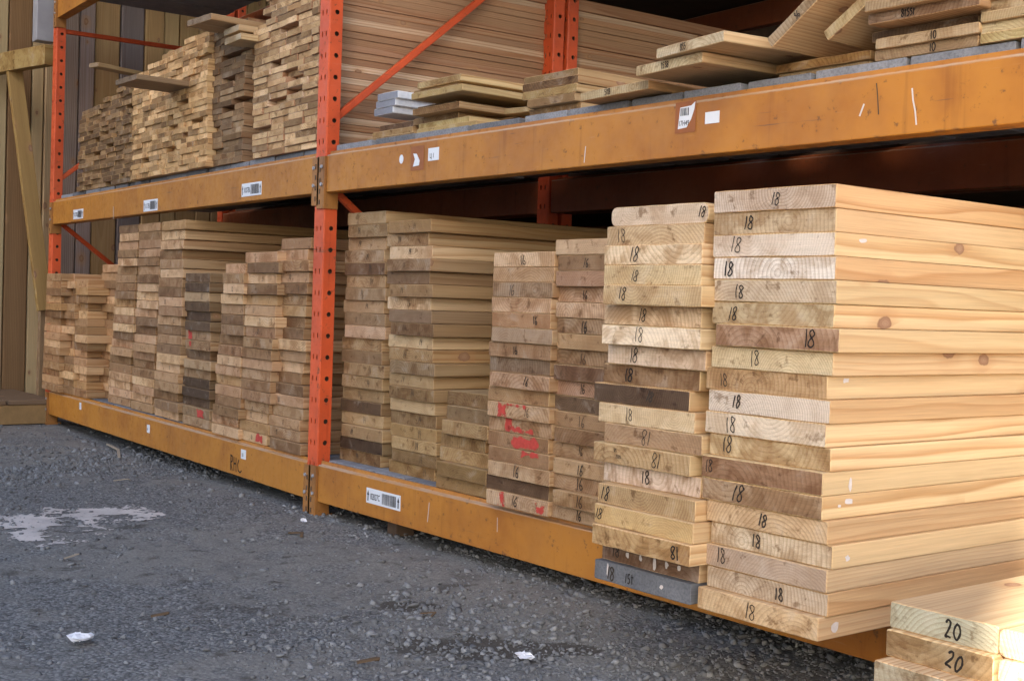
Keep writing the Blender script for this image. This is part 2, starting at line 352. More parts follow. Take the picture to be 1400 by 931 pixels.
# loose stones lying on the yard: uncountable, one object
def stone_mat():
    g = NT('crushed_stone'); ob = g.n('TexCoord').outputs['Object']
    t = g.n('Attribute', attribute_name='tone').outputs['Fac']
    n = g.noise(ob, 220.0, 3.0, .7)
    c = g.mix(t, (.135, .137, .142, 1), (.275, .28, .288, 1)); c = g.mix(1.0, c, g.comb(*[g.m('ADD', .65, g.m('MULTIPLY', n, .7))]*3), 'MULTIPLY')
    g.bump(n, .4, .002); return g.out(c, .85, .25)
def stones():
    ph = (1+5**.5)/2
    base = np.array([(-1,ph,0),(1,ph,0),(-1,-ph,0),(1,-ph,0),(0,-1,ph),(0,1,ph),(0,-1,-ph),(0,1,-ph),(ph,0,-1),(ph,0,1),(-ph,0,-1),(-ph,0,1)], float)/1.9
    fc = np.array([(0,11,5),(0,5,1),(0,1,7),(0,7,10),(0,10,11),(1,5,9),(5,11,4),(11,10,2),(10,7,6),(7,1,8),(3,9,4),(3,4,2),(3,2,6),(3,6,8),(3,8,9),(4,9,5),(2,4,11),(6,2,10),(8,6,7),(9,8,1)])
    n = 200000
    x = rng.uniform(-8.2, .6, n); y = rng.uniform(-.5, 3.0, n)
    d = np.hypot(x, y)
    az = np.degrees(np.arctan2(x, y)); vis = (az > -80) & (az < -24)
    front = y < 2.35 + .05*np.maximum(-x-3.85, 0)
    clump = fbm(x, y, 1.3, 21)
    keep = np.where(vis, 1.0, .10)*np.where(front, 1.0, .4)*np.clip((clump-.42)*6, .10, 1)*np.clip(1.25-d/9, .35, 1)
    k = rng.random(n) < keep; x = x[k]; y = y[k]; n = len(x)
    s = .0024 + .0080*rng.random(n)**4.4 + np.where(rng.random(n) < .005, .009*rng.random(n), 0)
    s *= .75 + .04*np.hypot(x, y)*2
    z = gheight(x, y) + s*.25
    sh = rng.uniform(.5, 1.4, (n, 3)); sh[:, 2] *= .7
    v = base[None]*(1+rng.uniform(-.36, .36, (n, 12, 1)))*sh[:, None]*s[:, None, None]
    a = rng.uniform(0, 6.28, n); ca, sa = np.cos(a)[:, None], np.sin(a)[:, None]
    vx = v[:, :, 0]*ca - v[:, :, 1]*sa; vy = v[:, :, 0]*sa + v[:, :, 1]*ca
    t = rng.uniform(-.5, .5, n)[:, None]; vz = v[:, :, 2] + vx*t
    co = np.stack([vx+x[:, None], vy+y[:, None], vz+z[:, None]], -1).reshape(-1, 3)
    f = (fc[None]+(np.arange(n)*12)[:, None, None]).reshape(-1, 3)
    me = bpy.data.meshes.new('gravel'); me.vertices.add(len(co)); me.vertices.foreach_set('co', co.ravel())
    me.loops.add(f.size); me.loops.foreach_set('vertex_index', f.ravel())
    me.polygons.add(len(f)); me.polygons.foreach_set('loop_start', np.arange(0, f.size, 3)); me.polygons.foreach_set('loop_total', np.full(len(f), 3))
    at = me.attributes.new('tone', 'FLOAT', 'POINT'); at.data.foreach_set('value', np.repeat(rng.random(n)**2.2, 12))
    me.update(); me.materials.append(stone_mat())
    o = bpy.data.objects.new('gravel', me); C.objects.link(o)
    tag(o, 'loose grey crushed stone scattered over the dusty yard', 'gravel', kind='stuff')
stones()

# ------------------------------------------------------------------ shed: plank end wall, back wall; roof and yard building added unseen for shade
WX = -8.05
def plank_wall():
    pxs = [-330, -300, -262, -228, -190, -160, -128, -95, -62, -36, -14, 10, 43, 60, 82, 106, 128, 163, 195, 222, 243, 270, 290, 312, 335]
    tones = [(150,125,85),(120,95,70),(140,118,85),(150,128,88),(110,90,70),(150,128,88),(130,105,75),(145,122,84),(120,98,70),(138,114,80),
             (150,132,96),(112,84,54),(158,136,98),(146,124,92),(120,106,98),(122,108,104),(140,112,74),(98,90,90),(146,118,78),(152,128,88),(138,112,74),(148,122,82),(134,108,74),(144,118,78),(140,116,78)]
    ys = [atX(p, 150, WX).y for p in pxs]
    w = ys[-1]-ys[-2]
    while ys[-1] < 4.4: ys.append(ys[-1]+.14); tones.append((140-random.random()*30, 112-random.random()*25, 76))
    o = None; m = MB()
    for i in range(len(ys)-1):
        dx = random.uniform(-.012, .012); b = .0035
        y0, y1 = ys[i]+b, ys[i+1]-b
        pr = [(y0, .0), (y0+.004, .005), (y1-.004, .005), (y1, .0)]
        z1 = 3.70+random.uniform(0, .04)
        vs = []; lp = []
        for zz in (0.02, z1):
            for (yy, xx) in ((y0, -.03), (y0, 0), (y0+.005, .006), (y1-.005, .006), (y1, 0), (y1, -.03)):
                vs.append((WX+dx+xx, yy, zz)); lp.append((yy-(y0+y1)/2, zz, xx+.006))
        fs = [(k, k+1, k+7, k+6) for k in range(5)] + [(0, 6, 11, 5)]
        m.add(vs, fs, 0, lp, tone=lin(tuple(.85*v+.15*(sum(tones[i])/3) for v in tones[i]), 1.80)+(0.0,), rnd=random.random())
    m.box((WX-.08, ys[0]-.2, .02), (WX-.05, 9.45, 3.745), 1)  # plain dark wall past the planks paints the deep interior's shade
    o = m.build('plank_wall', [wood('wall_planks', True, ends=False), M_DARK], attrs=True)
    tag(o, 'end wall of upright knotty boards behind the orange rack', 'wall')
plank_wall()
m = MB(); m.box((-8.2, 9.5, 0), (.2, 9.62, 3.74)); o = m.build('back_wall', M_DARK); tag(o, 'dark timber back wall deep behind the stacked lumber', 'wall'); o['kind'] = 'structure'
m = MB(); m.box((-8.6, 1.45, 3.75), (.25, 9.7, 3.85)); o = m.build('shed_roof', M_ROOFM); tag(o, 'dark sheet roof over the lumber racks', 'roof'); o['kind'] = 'structure'  # out-of-view roof added to keep the rack interior dark

def added_shade_building():  # unseen building, added so its corner casts the shade over the yard
    r = empty('warehouse_building', (-2, -9, 0), 'grey clad warehouse across the yard that shades the racks', 'building')
    c = Vector((-.97, 1.65, 0)) + Vector((SUN_XY.x, SUN_XY.y, 0))*8.3
    m = MB(); m.box((-6.2, c.y-9, 0), (c.x, c.y, 8.0)); m.build('wall', M_BUILD, r)
    m = MB(); m.box((-6.4, c.y-9.2, 8.002), (c.x+.02, c.y+.02, 8.16)); m.build('roof', M_ROOFM, r)
    for xx in (-4, .2):
        m = MB(); m.box((xx-1.3, c.y+.003, 0.02), (xx+1.3, c.y+.06, 3.2)); m.build('door', M_STEEL, r)
added_shade_building()

# ------------------------------------------------------------------ pallet racks
PW, PD = .070, .050; PITCH = .0735
def holed(m, bay, x0, y0, ux, uy, W, z0, z1, cols, rx, rz, mat=0):
    """A post face with punched holes: from (x0,y0) along (ux,uy); cols = hole centres across the face."""
    n = int((z1-z0)/PITCH); K = 12 if rx == rz else 8
    cuts = [0.0]+[(cols[i]+cols[i+1])/2 for i in range(len(cols)-1)]+[W]
    def P(s, z): return bay.P(x0+ux*s, y0+uy*s, z)
    for i in range(n):
        a, b = z0+i*PITCH, z0+(i+1)*PITCH
        if i == n-1: b = z1
        zc = a+PITCH/2
        for j, cx in enumerate(cols):
            l, r = cuts[j], cuts[j+1]
            outer = []; inner = []
            for k in range(K):
                t = 2*math.pi*(k+.5)/K; c, s = math.cos(t), math.sin(t)
                sc = min(((r-cx) if c > 0 else (cx-l))/max(abs(c), 1e-6), ((b-zc) if s > 0 else (zc-a))/max(abs(s), 1e-6))
                outer.append((cx+c*sc, zc+s*sc)); inner.append((cx+c*rx, zc+s*rz))
            corners = [(r, b), (l, b), (l, a), (r, a)]
            ring = []
            for k in range(K):                                   # put the cell corners into the outer loop
                p, q = outer[k], outer[(k+1) % K]; ring.append((p, [inner[k]]))
                for cc in corners:
                    t0 = math.atan2(p[1]-zc, p[0]-cx); t1 = math.atan2(q[1]-zc, q[0]-cx); tc = math.atan2(cc[1]-zc, cc[0]-cx)
                    if (tc-t0) % (2*math.pi) < (t1-t0) % (2*math.pi) and (tc-t0) % (2*math.pi) > 1e-9:
                        vs = [P(*p), P(*cc), P(*q)]; m.add(vs, [(0, 1, 2)], mat)
                m.add([P(*inner[k]), P(*p), P(*q), P(*inner[(k+1) % K])], [(0, 1, 2, 3)], mat)
                m.add([P(*inner[k]), P(*inner[(k+1) % K]), P(*inner[(k+1) % K])+bay.d*.0025*abs(ux)-bay.u*.0025*abs(uy), P(*inner[k])+bay.d*.0025*abs(ux)-bay.u*.0025*abs(uy)], [(0, 1, 2, 3)], mat)
def post(bay, x, y, parent, z0=.0, z1=3.3):
    """x = post's low-x side, y = its front."""
    m = MB(); n = int((z1-z0)/PITCH); z1 = z0+n*PITCH
    holed(m, bay, x+.004, y, 1, 0, PW-.008, z0, z1, [.018, .044], .0045, .0108)          # front, paired slots
    holed(m, bay, x+PW, y+.004, 0, 1, PD-.004, z0, z1, [.025], .0086, .0086)             # +x side, round holes
    P = bay.P
    for (a, b) in (((x, y+.004), (x, y+PD)), ((x+.004, y), (x, y+.004)), ((x+PW-.004, y), (x+PW, y+.004))):
        m.add([P(*a, z0), P(*b, z0), P(*b, z1), P(*a, z1)], [(0, 1, 2, 3)])
    m.add([P(x, y+PD, z0), P(x+.02, y+PD, z0), P(x+.02, y+PD, z1), P(x, y+PD, z1)], [(0, 1, 2, 3)])
    m.add([P(x+PW-.02, y+PD, z0), P(x+PW, y+PD, z0), P(x+PW, y+PD, z1), P(x+PW-.02, y+PD, z1)], [(0, 1, 2, 3)])
    # dark liner sheets added inside, painting the shade seen through the holes
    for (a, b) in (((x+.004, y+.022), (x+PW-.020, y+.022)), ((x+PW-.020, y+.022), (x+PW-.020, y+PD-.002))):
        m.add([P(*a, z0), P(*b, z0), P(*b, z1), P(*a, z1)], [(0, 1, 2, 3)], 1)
    o = m.build('post', [M_POST, M_DARK], parent)
    return o
def foot(bay, x, y, parent):
    m = MB(); a = bay.P(x-.015, y-.012, 0.0); M = Matrix.Translation(a) @ Matrix.Rotation(bay.a, 4, 'Z')
    m.box((0, 0, -.01), (PW+.03, PD+.03, .012), 0, M); m.build('base_plate', M_CONN, parent, bevel=.002)
def beam(bay, x0, x1, y, zb, parent, label=None, back=False):
    """Step beam: tall face, then a lip set back that the deck boards drop behind; local z = 0 at the face's top edge."""
    if not back: prof = [(0, -BH), (0, 0), (.011, .0015), (.012, .0135), (.022, .0135), (.024, 0), (.055, 0), (.055, -BH)]
    else: prof = [(0, -BH), (0, .0), (.03, 0), (.032, .012), (.044, .012), (.045, 0), (.055, -.001), (.055, -BH)]
    m = MB(); k = len(prof); n = 24; vs = []; lp = []
    for i in range(n+1):
        x = x0+(x1-x0)*i/n
        for (a, c) in prof:
            vs.append(bay.P(x, y+a, zb+BH+c)); lp.append((x-x0, a, c))
    fs = [(i*k+j, i*k+(j+1) % k, (i+1)*k+(j+1) % k, (i+1)*k+j) for i in range(n) for j in range(k)]
    fs += [tuple(range(k))[::-1], tuple(n*k+j for j in range(k))]
    m.add(vs, [f[::-1] for f in fs], 0, lp)
    o = m.build('shelf_beam', M_BEAMR if back else M_BEAM, parent, bevel=.0025)
    if label: o['label'] = label
    return o
def connector(bay, x, y, z0, z1, bm, side):
    """End bracket of a beam, folded round the post: a front leaf with slots and a side leaf, each standing 3 mm off the post."""
    m = MB(); t = .004
    M = Matrix.Translation(bay.o) @ Matrix.Rotation(bay.a, 4, 'Z')
    xa, xb = (x-.001, x+PW*.55) if side < 0 else (x+PW*.40, x+PW+.001)
    m.box((xa, y-.008, z0), (xb, y-.0035, z1), 0, M)
    xs = (x+PW+.003) if side > 0 else (x-.0075)
    m.box((xs, y-.008, z0), (xs+.0045, y+PD*.95, z1), 0, M)
    for zz in np.arange(z0+.022, z1-.02, .0735/2):
        m.box(((xa+xb)/2-.004, y-.0095, zz-.008), ((xa+xb)/2+.003, y-.0082, zz+.008), 1, M)
    for zz in (z1-.035, z1-.095):
        c = bay.P((xa+xb)/2+.012*side, y-.0085, zz); n = 8
        ring = [c + bay.u*(.006*math.cos(2*math.pi*k/n)) + Vector((0, 0, .006*math.sin(2*math.pi*k/n))) for k in range(n)]
        m.add(ring+[p-bay.d*.005 for p in ring], [tuple(range(n, 2*n))]+[(k, (k+1) % n, (k+1) % n+n, k+n) for k in range(n)], 2)
    m.build('end_bracket', [M_CONN, M_DARK, M_STEEL], bm)
def brace(p, q, parent, wd=.024):
    m = MB(); m.bar(p, q, wd, wd); m.build('brace', M_POST, parent, bevel=.004)

rack = empty('pallet_rack', (-3.82, YB, 0), 'orange steel rack with ochre beams that carries the lumber stacks', 'rack')
XP = -PW                                                 # central post sits just left of the right bay's origin
XL = -LLEN-PW
D1 = .985                                                # rear posts of the front frames
posts = [(RB, XP, 0), (RB, XP, D1), (LB, XL, 0), (LB, XL, D1), (RB, RLEN, 0), (RB, RLEN, D1)]
for b_, x_, y_ in posts: post(b_, x_, y_, rack); foot(b_, x_, y_, rack)
beams = {}
for nm, zb in (('lower', Z_LO), ('upper', Z_UP), ('top', Z_TH)):
    beams[nm, 'R'] = beam(RB, .0085, RLEN-.0085, 0, zb, rack)
    beams[nm, 'L'] = beam(LB, -LLEN+.0085, -.009, 0, zb, rack)
    beam(RB, .009, RLEN-.009, D1+.005, zb, rack, back=True); beam(LB, -LLEN+.009, -.009-.045, D1+.005, zb, rack, back=True)
    ext = .055 if nm != 'lower' else zb-.004
    connector(RB, XP, 0, zb-ext, zb+BH-.004, beams[nm, 'R'], 1)
    connector(RB, XP, 0, zb-ext+.012 if nm != 'lower' else .004, zb+BH-.006, beams[nm, 'L'], -1)
    connector(LB, XL, 0, zb-.05, zb+BH-.004, beams[nm, 'L'], 1)
P = RB.P
def frame_braces(bay, x, parent):
    a, d = PD*.9, D1+.005; xm = x+PW*.6
    zs = [.16, .98, 1.19, 2.0, 2.25, 3.05]
    brace(bay.P(xm, a, 1.37), bay.P(xm, d, 2.17), parent)          # rises to the back above the upper shelf
    brace(bay.P(xm, a, 1.13), bay.P(xm, d, .42), parent)           # falls to the back below it
    brace(bay.P(xm, a, 2.19), bay.P(xm, d, 2.19), parent)
    brace(bay.P(xm, a, .17), bay.P(xm, d, .17), parent)
    brace(bay.P(xm, a, 2.3), bay.P(xm, d, 3.0), parent)
frame_braces(RB, XP, rack); frame_braces(LB, XL, rack)
rear = empty('pallet_rack', (-3.82, 3.13, 0), 'second orange rack standing back to back behind the front rack', 'rack')
for b_, x_ in ((RB, XP), (LB, XL)):
    for y_ in (D1+PD+.022, D1+PD+.022+1.85): post(b_, x_, y_, rear)
for zb in (Z_LO, Z_UP, Z_TH):
    for y_ in (D1+PD+.022, D1+PD+.022+1.85):
        beam(RB, .009, RLEN-.009, y_, zb, rear, back=True); beam(LB, -LLEN+.009, -.20, y_, zb, rear, back=True)

# ---- stickers and marks on the beams
def text_mesh(body, h, font_w=1.0):
    cu = bpy.data.curves.new('lettering', 'FONT'); cu.body = body; cu.size = h; cu.resolution_u = 2; cu.offset = h*.012
    o = bpy.data.objects.new('lettering', cu); C.objects.link(o)
    dg = bpy.context.evaluated_depsgraph_get(); me = bpy.data.meshes.new_from_object(o.evaluated_get(dg))
    vs = [(v.co.x*font_w, v.co.y) for v in me.vertices]; fs = [tuple(p.vertices) for p in me.polygons]
    bpy.data.objects.remove(o); bpy.data.curves.remove(cu); bpy.data.meshes.remove(me)
    return vs, fs
class Flat:                                              # flat print on a beam face: metres right and up from a centre
    def __init__(s, bay, px, py, off=.0012, x=None, z=None):
        p = bay.at(px, py); s.b = bay; s.x = (p-bay.o).dot(bay.u); s.z = p.z; s.off = off; s.m = MB()
    def poly(s, pts, mat, lift=0.0):
        vs = [s.b.P(s.x+a, -s.off-lift, s.z+c) for a, c in pts]; s.m.add(vs, [tuple(range(len(vs)))], mat)
    def slab(s, pts, mat):                                # the sticker itself, with an edge
        n = len(pts); f = [s.b.P(s.x+a, -s.off, s.z+c) for a, c in pts]; k = [s.b.P(s.x+a, .0005, s.z+c) for a, c in pts]
        s.m.add(f+k, [tuple(range(n))]+[(i, i+n, (i+1) % n+n, (i+1) % n) for i in range(n)], mat)
    def rect(s, x0, z0, x1, z1, mat, lift=0.0): s.poly([(x0, z0), (x1, z0), (x1, z1), (x0, z1)], mat, lift)
    def text(s, body, x, z, h, mat, wd=1.0):
        vs, fs = text_mesh(body, h, wd)
        s.m.add([s.b.P(s.x+x+a, -s.off-.0004, s.z+z+c) for a, c in vs], fs, mat)
    def done(s, name, mats, parent, label=None):
        o = s.m.build(name, mats, parent)
        if label: o['label'] = label
def barcode(f, x0, x1, z0, z1, seed):
    r = random.Random(seed); x = x0
    while x < x1-.001:
        w_ = r.choice((.0012, .0012, .002, .003)); f.rect(x, z0, min(x+w_, x1), z1, 1, .0004); x += w_+r.choice((.0012, .0012, .002))
def arrow(f, x, h, w_):
    f.rect(x-w_*.22, -h*.5, x+w_*.22, h*.1, 1, .0004); f.poly([(x-w_*.5, h*.06), (x+w_*.5, h*.06), (x, h*.5)], 1, .0004)
def sticker(bay, px, py, W, H, body, bm, seed, label):
    f = Flat(bay, px, py); f.slab([(-W/2, -H/2), (W/2, -H/2), (W/2, H/2), (-W/2, H/2)], 0)
    arrow(f, -W*.445, H*.72, W*.065); arrow(f, W*.445, H*.72, W*.065)
    f.text(body, -W*.375, -H*.22, H*.58, 1, .62 if len(body) > 4 else .85); barcode(f, -W*.03, W*.38, -H*.36, H*.36, seed)
    f.done('label_sticker', [M_WHITE, M_BLACK], bm, label)
sticker(RB, 524, 682, .200, .048, '82B27C', beams['lower', 'R'], 3, 'long white barcode sticker with black up arrows')
sticker(LB, 344, 259, .185, .050, 'X07B', beams['upper', 'L'], 5, 'white barcode sticker near the central post')
sticker(LB, 206, 281, .185, .052, 'X17B', beams['upper', 'L'], 6, 'white barcode sticker midway along the beam')
sticker(LB, 107, 293, .175, .050, 'X37B', beams['upper', 'L'], 8, 'white barcode sticker by the end post')
def small_sticker(bay, px, py, W, H, bm, body=None, h=None):
    f = Flat(bay, px, py); f.slab([(-W/2, -H/2), (W/2, -H/2), (W/2, H/2), (-W/2, H/2)], 0)
    if body: f.text(body, -W*.34, -H*.28, h or H*.6, 1, .8)
    f.done('label_sticker', [M_WHITE, M_BLACK], bm)
small_sticker(LB, 110, 555, .030, .036, beams['lower', 'L'], '1'); small_sticker(LB, 203, 586, .036, .036, beams['lower', 'L'], '4'); small_sticker(LB, 333, 621, .046, .036, beams['lower', 'L'], '18')
small_sticker(RB, 593, 211, .056, .038, beams['upper', 'R'], 'LJ 1', .02); small_sticker(RB, 974, 161, .044, .027, beams['upper', 'R'])
f = Flat(RB, 549, 218); f.slab([(.011*math.cos(t), .014*math.sin(t)) for t in np.linspace(0, 6.28, 15)[:-1]], 0); f.done('label_sticker', [M_WHITE], beams['upper', 'R'], 'small round white dot sticker')
f = Flat(RB, 569, 218); f.rect(-.028, -.034, .044, .040, 1); f.off = .0022; f.slab([(-.014, -.022), (.018, -.02), (.022, -.006), (.004, .016), (-.014, .018), (-.004, 0)], 0); f.done('label_sticker', [M_WHITE, M_TAPE], beams['upper', 'R'], 'torn white scrap on a brown rectangle')
f = Flat(RB, 937, 161); f.rect(-.032, -.036, .035, .037, 2); f.off = .0018
f.slab([(-.022, -.026), (.006, -.024), (.020, -.006), (.030, .018), (.032, .034), (.020, .026), (-.016, .024)], 0); barcode(f, -.014, .014, .004, .022, 9); f.text('17H49', -.020, -.019, .017, 1, .75)
f.done('label_sticker', [M_WHITE, M_BLACK, M_TAPE], beams['upper', 'R'], 'torn barcode sticker on a brown rectangle')
def scuff(bay, px, py, pts, bm, mat, wd=.003):
    f = Flat(bay, px, py, .0008)
    for a, b in zip(pts[:-1], pts[1:]):
        d = Vector((b[0]-a[0], b[1]-a[1])); n = Vector((-d.y, d.x)).normalized()*wd/2
        f.poly([(a[0]-n.x, a[1]-n.y), (b[0]-n.x, b[1]-n.y), (b[0]+n.x, b[1]+n.y), (a[0]+n.x, a[1]+n.y)], 0)
    f.done('scuff_mark', [mat], bm)
U = beams['upper', 'R']
scuff(RB, 1250, 145, [(-.006, .035), (-.003, .012), (.003, -.010), (.007, -.038)], U, M_CHALK, .0035)
scuff(RB, 1178, 151, [(.006, .012), (-.004, -.012)], U, M_CHALK, .004)
scuff(RB, 1200, 137, [(-.004, .034), (0, .008), (.004, -.030)], U, M_DARK, .0028)
scuff(RB, 800, 211, [(.002, .02), (-.002, -.022)], U, M_CHALK, .003)
scuff(RB, 586, 700, [(.003, .03), (0, 0), (-.004, -.03)], beams['lower', 'R'], M_CHALK, .003)
scuff(RB, 680, 717, [(0, .02), (.001, -.02)], beams['lower', 'R'], M_CHALK, .002)
scuff(LB, 155, 291, [(0, .03), (.004, -.03)], beams['upper', 'L'], M_CHALK, .005)
def strokes(pts_list, bay, px, py, bm, wd=.004, mat=None):
    f = Flat(bay, px, py, .0010)
    for pts in pts_list:
        for a, b in zip(pts[:-1], pts[1:]):
            d = Vector((b[0]-a[0], b[1]-a[1])); n = Vector((-d.y, d.x)).normalized()*wd/2
            f.poly([(a[0]-n.x, a[1]-n.y), (b[0]-n.x, b[1]-n.y), (b[0]+n.x, b[1]+n.y), (a[0]+n.x, a[1]+n.y)], 0)
    f.done('marker_number', [mat or M_INK], bm)

# ------------------------------------------------------------------ handwriting on the board ends
GL = {  # strokes in a box 1 high; advance width last
 '1': ([[(.10, 1.0), (.08, .5), (.07, 0)]], .28),
 '8': ([[(.36, .86), (.22, 1.0), (.08, .84), (.16, .62), (.36, .40), (.40, .16), (.24, 0), (.06, .14), (.10, .36), (.34, .62), (.40, .80), (.34, .90)]], .52),
 '6': ([[(.30, 1.0), (.14, .66), (.06, .30), (.14, .04), (.30, .02), (.38, .20), (.30, .40), (.14, .36)]], .50),
 '4': ([[(.10, 1.0), (.06, .50), (.34, .46)], [(.32, .92), (.28, .5), (.27, 0)]], .46),
 '0': ([[(.22, 1.0), (.08, .78), (.05, .36), (.18, .02), (.34, .14), (.42, .5), (.36, .86), (.20, 1.0)]], .56),
 '2': ([[(.04, .80), (.16, .98), (.32, .90), (.34, .66), (.20, .34), (.06, .06), (.22, .10), (.44, .04)]], .56),
 '5': ([[(.36, 1.0), (.12, .98), (.10, .58), (.30, .56), (.36, .26), (.20, .02), (.04, .10)]], .50),
 'I': ([[(.1, 1.0), (.1, 0)]], .25),
 's': ([[(.34, .86), (.16, .98), (.08, .74), (.28, .52), (.34, .22), (.10, .04)]], .46),
 't': ([[(.16, 1.0), (.14, 0)], [(.02, .72), (.32, .76)]], .40),
}
def digits_mesh(body, h, wd, slant=0.0, rot=0.0, flip=False, jit=.05):
    m = MB(); x = 0.0; segs = []
    for ch in body:
        st, adv = GL[ch]
        k = random.uniform(.92, 1.08)
        for s in st:
            pts = [((x+p[0]+random.uniform(-jit, jit)*.5)*h, (p[1]*k+random.uniform(-jit, jit)*.5)*h) for p in s]
            # Catmull-Rom so the pen line curves
            if len(pts) > 2:
                q = [pts[0]]+pts+[pts[-1]]; cr = []
                for i in range(1, len(q)-2):
                    for t in (0, .34, .67):
                        a, b, c, d = q[i-1], q[i], q[i+1], q[i+2]
                        cr.append(tuple(.5*((2*b[j])+(-a[j]+c[j])*t+(2*a[j]-5*b[j]+4*c[j]-d[j])*t*t+(-a[j]+3*b[j]-3*c[j]+d[j])*t**3) for j in (0, 1)))
                pts = cr+[pts[-1]]
            segs.append(pts)
        x += adv
    W = x*h; ca, sa = math.cos(rot), math.sin(rot); yo = -.0017
    def T(p):
        a, b = p[0]-W/2, p[1]-h/2
        if flip: a, b = -a, -b
        a += b*slant
        return (a*ca-b*sa, a*sa+b*ca)
    for pts in segs:
        pts = [T(p) for p in pts]; L = []; R = []
        for i, p in enumerate(pts):
            a = pts[max(i-1, 0)]; b = pts[min(i+1, len(pts)-1)]; dx, dz = b[0]-a[0], b[1]-a[1]; l = math.hypot(dx, dz) or 1
            w2 = wd/2*random.uniform(.8, 1.15); L.append((p[0]-dz/l*w2, yo, p[1]+dx/l*w2)); R.append((p[0]+dz/l*w2, yo, p[1]-dx/l*w2))
        n = len(pts); m.add(L+R, [(i, i+n, i+1+n, i+1) for i in range(n-1)])
    return m

# ------------------------------------------------------------------ boards
_bm = {}
def board_mesh(w_, t, L, rad=.0035, var=0, rough=0.0, mat=None):
    key = (round(w_, 3), round(t, 4), L, rad, var, mat.name if mat else '')
    if key in _bm: return _bm[key]
    r = random.Random(hash((var, int(w_*1000))) & 0xffff)
    prof = []
    for (cx, cz, a0) in ((w_/2-rad, rad, -90), (w_/2-rad, t-rad, 0), (-w_/2+rad, t-rad, 90), (-w_/2+rad, rad, 180)):
        for k in range(4):
            a = math.radians(a0+30*k); prof.append((cx+rad*math.cos(a), cz+rad*math.sin(a)))
    # extra points along the two wide edges so the saw-cut edge is not ruler straight
    pts = []
    for i, p in enumerate(prof):
        pts.append(p); q_ = prof[(i+1) % len(prof)]
        if math.hypot(q_[0]-p[0], q_[1]-p[1]) > .08:
            n = 7
            for k in range(1, n): pts.append((p[0]+(q_[0]-p[0])*k/n, p[1]+(q_[1]-p[1])*k/n+r.uniform(-.0006, .0006)))
    K = len(pts); sk, sk2 = r.uniform(-.004, .004), r.uniform(-.015, .015)
    vs = []
    e = .0014
    for (yy, ins) in ((0.0, e), (e, 0.0), (L*.5, 0.0), (L, 0.0)):
        for (a, c) in pts:
            f = 1-ins/(w_/2); g_ = 1-ins/(t/2)
            y_ = yy + (sk*a + sk2*(c-t/2) + (r.uniform(-.0004, .0004) if yy < .01 else 0) if yy < .1 else 0)
            vs.append((a*f, y_, t/2+(c-t/2)*g_))
    fs = [tuple(range(K))]
    for s in range(3): fs += [(s*K+i, (s+1)*K+i, (s+1)*K+(i+1) % K, s*K+(i+1) % K) for i in range(K)]
    fs += [tuple(3*K+i for i in range(K))[::-1]]
    me = bpy.data.meshes.new('board'); me.from_pydata(vs, [], fs)
    a = me.attributes.new('lp', 'FLOAT_VECTOR', 'POINT'); a.data.foreach_set('vector', np.array(vs).ravel())
    me.materials.append(mat or M_WOOD); me.update(); _bm[key] = me
    return me
def board(name, w_, t, L, pos, ang, tone, fresh=.7, rad=.0035, var=None, k=1.0, mat=None):
    o = bpy.data.objects.new(name, board_mesh(w_, t, L, rad, random.randrange(6) if var is None else var, mat=mat)); C.objects.link(o)
    o.location = pos; o.rotation_euler = (0, 0, ang); o.color = tuple(v*q for v, q in zip(lin(tone, k), (.97, 1.03, 1.16)))+(fresh,)
    return o
def mark(o, body, dx, dz, h, wd, mat=None, **kw):
    d = digits_mesh(body, h, wd, **kw).build('marker_number', mat or M_INK)
    d.parent = o; d.location = (dx, 0, dz)
    return d
def tone_word(c):
    l = (c[0]*.5+c[1]*.4+c[2]*.1); sat = c[0]-c[2]
    if sat < 28: return 'grey' if l < 150 else 'pale grey'
    if l > 172: return 'pale cream'
    if l > 148: return 'light tan'
    if l > 122: return 'tan'
    if l > 98: return 'brown'
    return 'dark brown'
T2 = .0400
def woodtone(c, keep=.5):
    l = .3*c[0]+.59*c[1]+.11*c[2]
    if c[0]-c[2] < 20: return c
    b = (l*1.20, l*.945, l*.66)
    return tuple(b[i]+(c[i]-b[i])*keep for i in range(3))
TK = 1.13
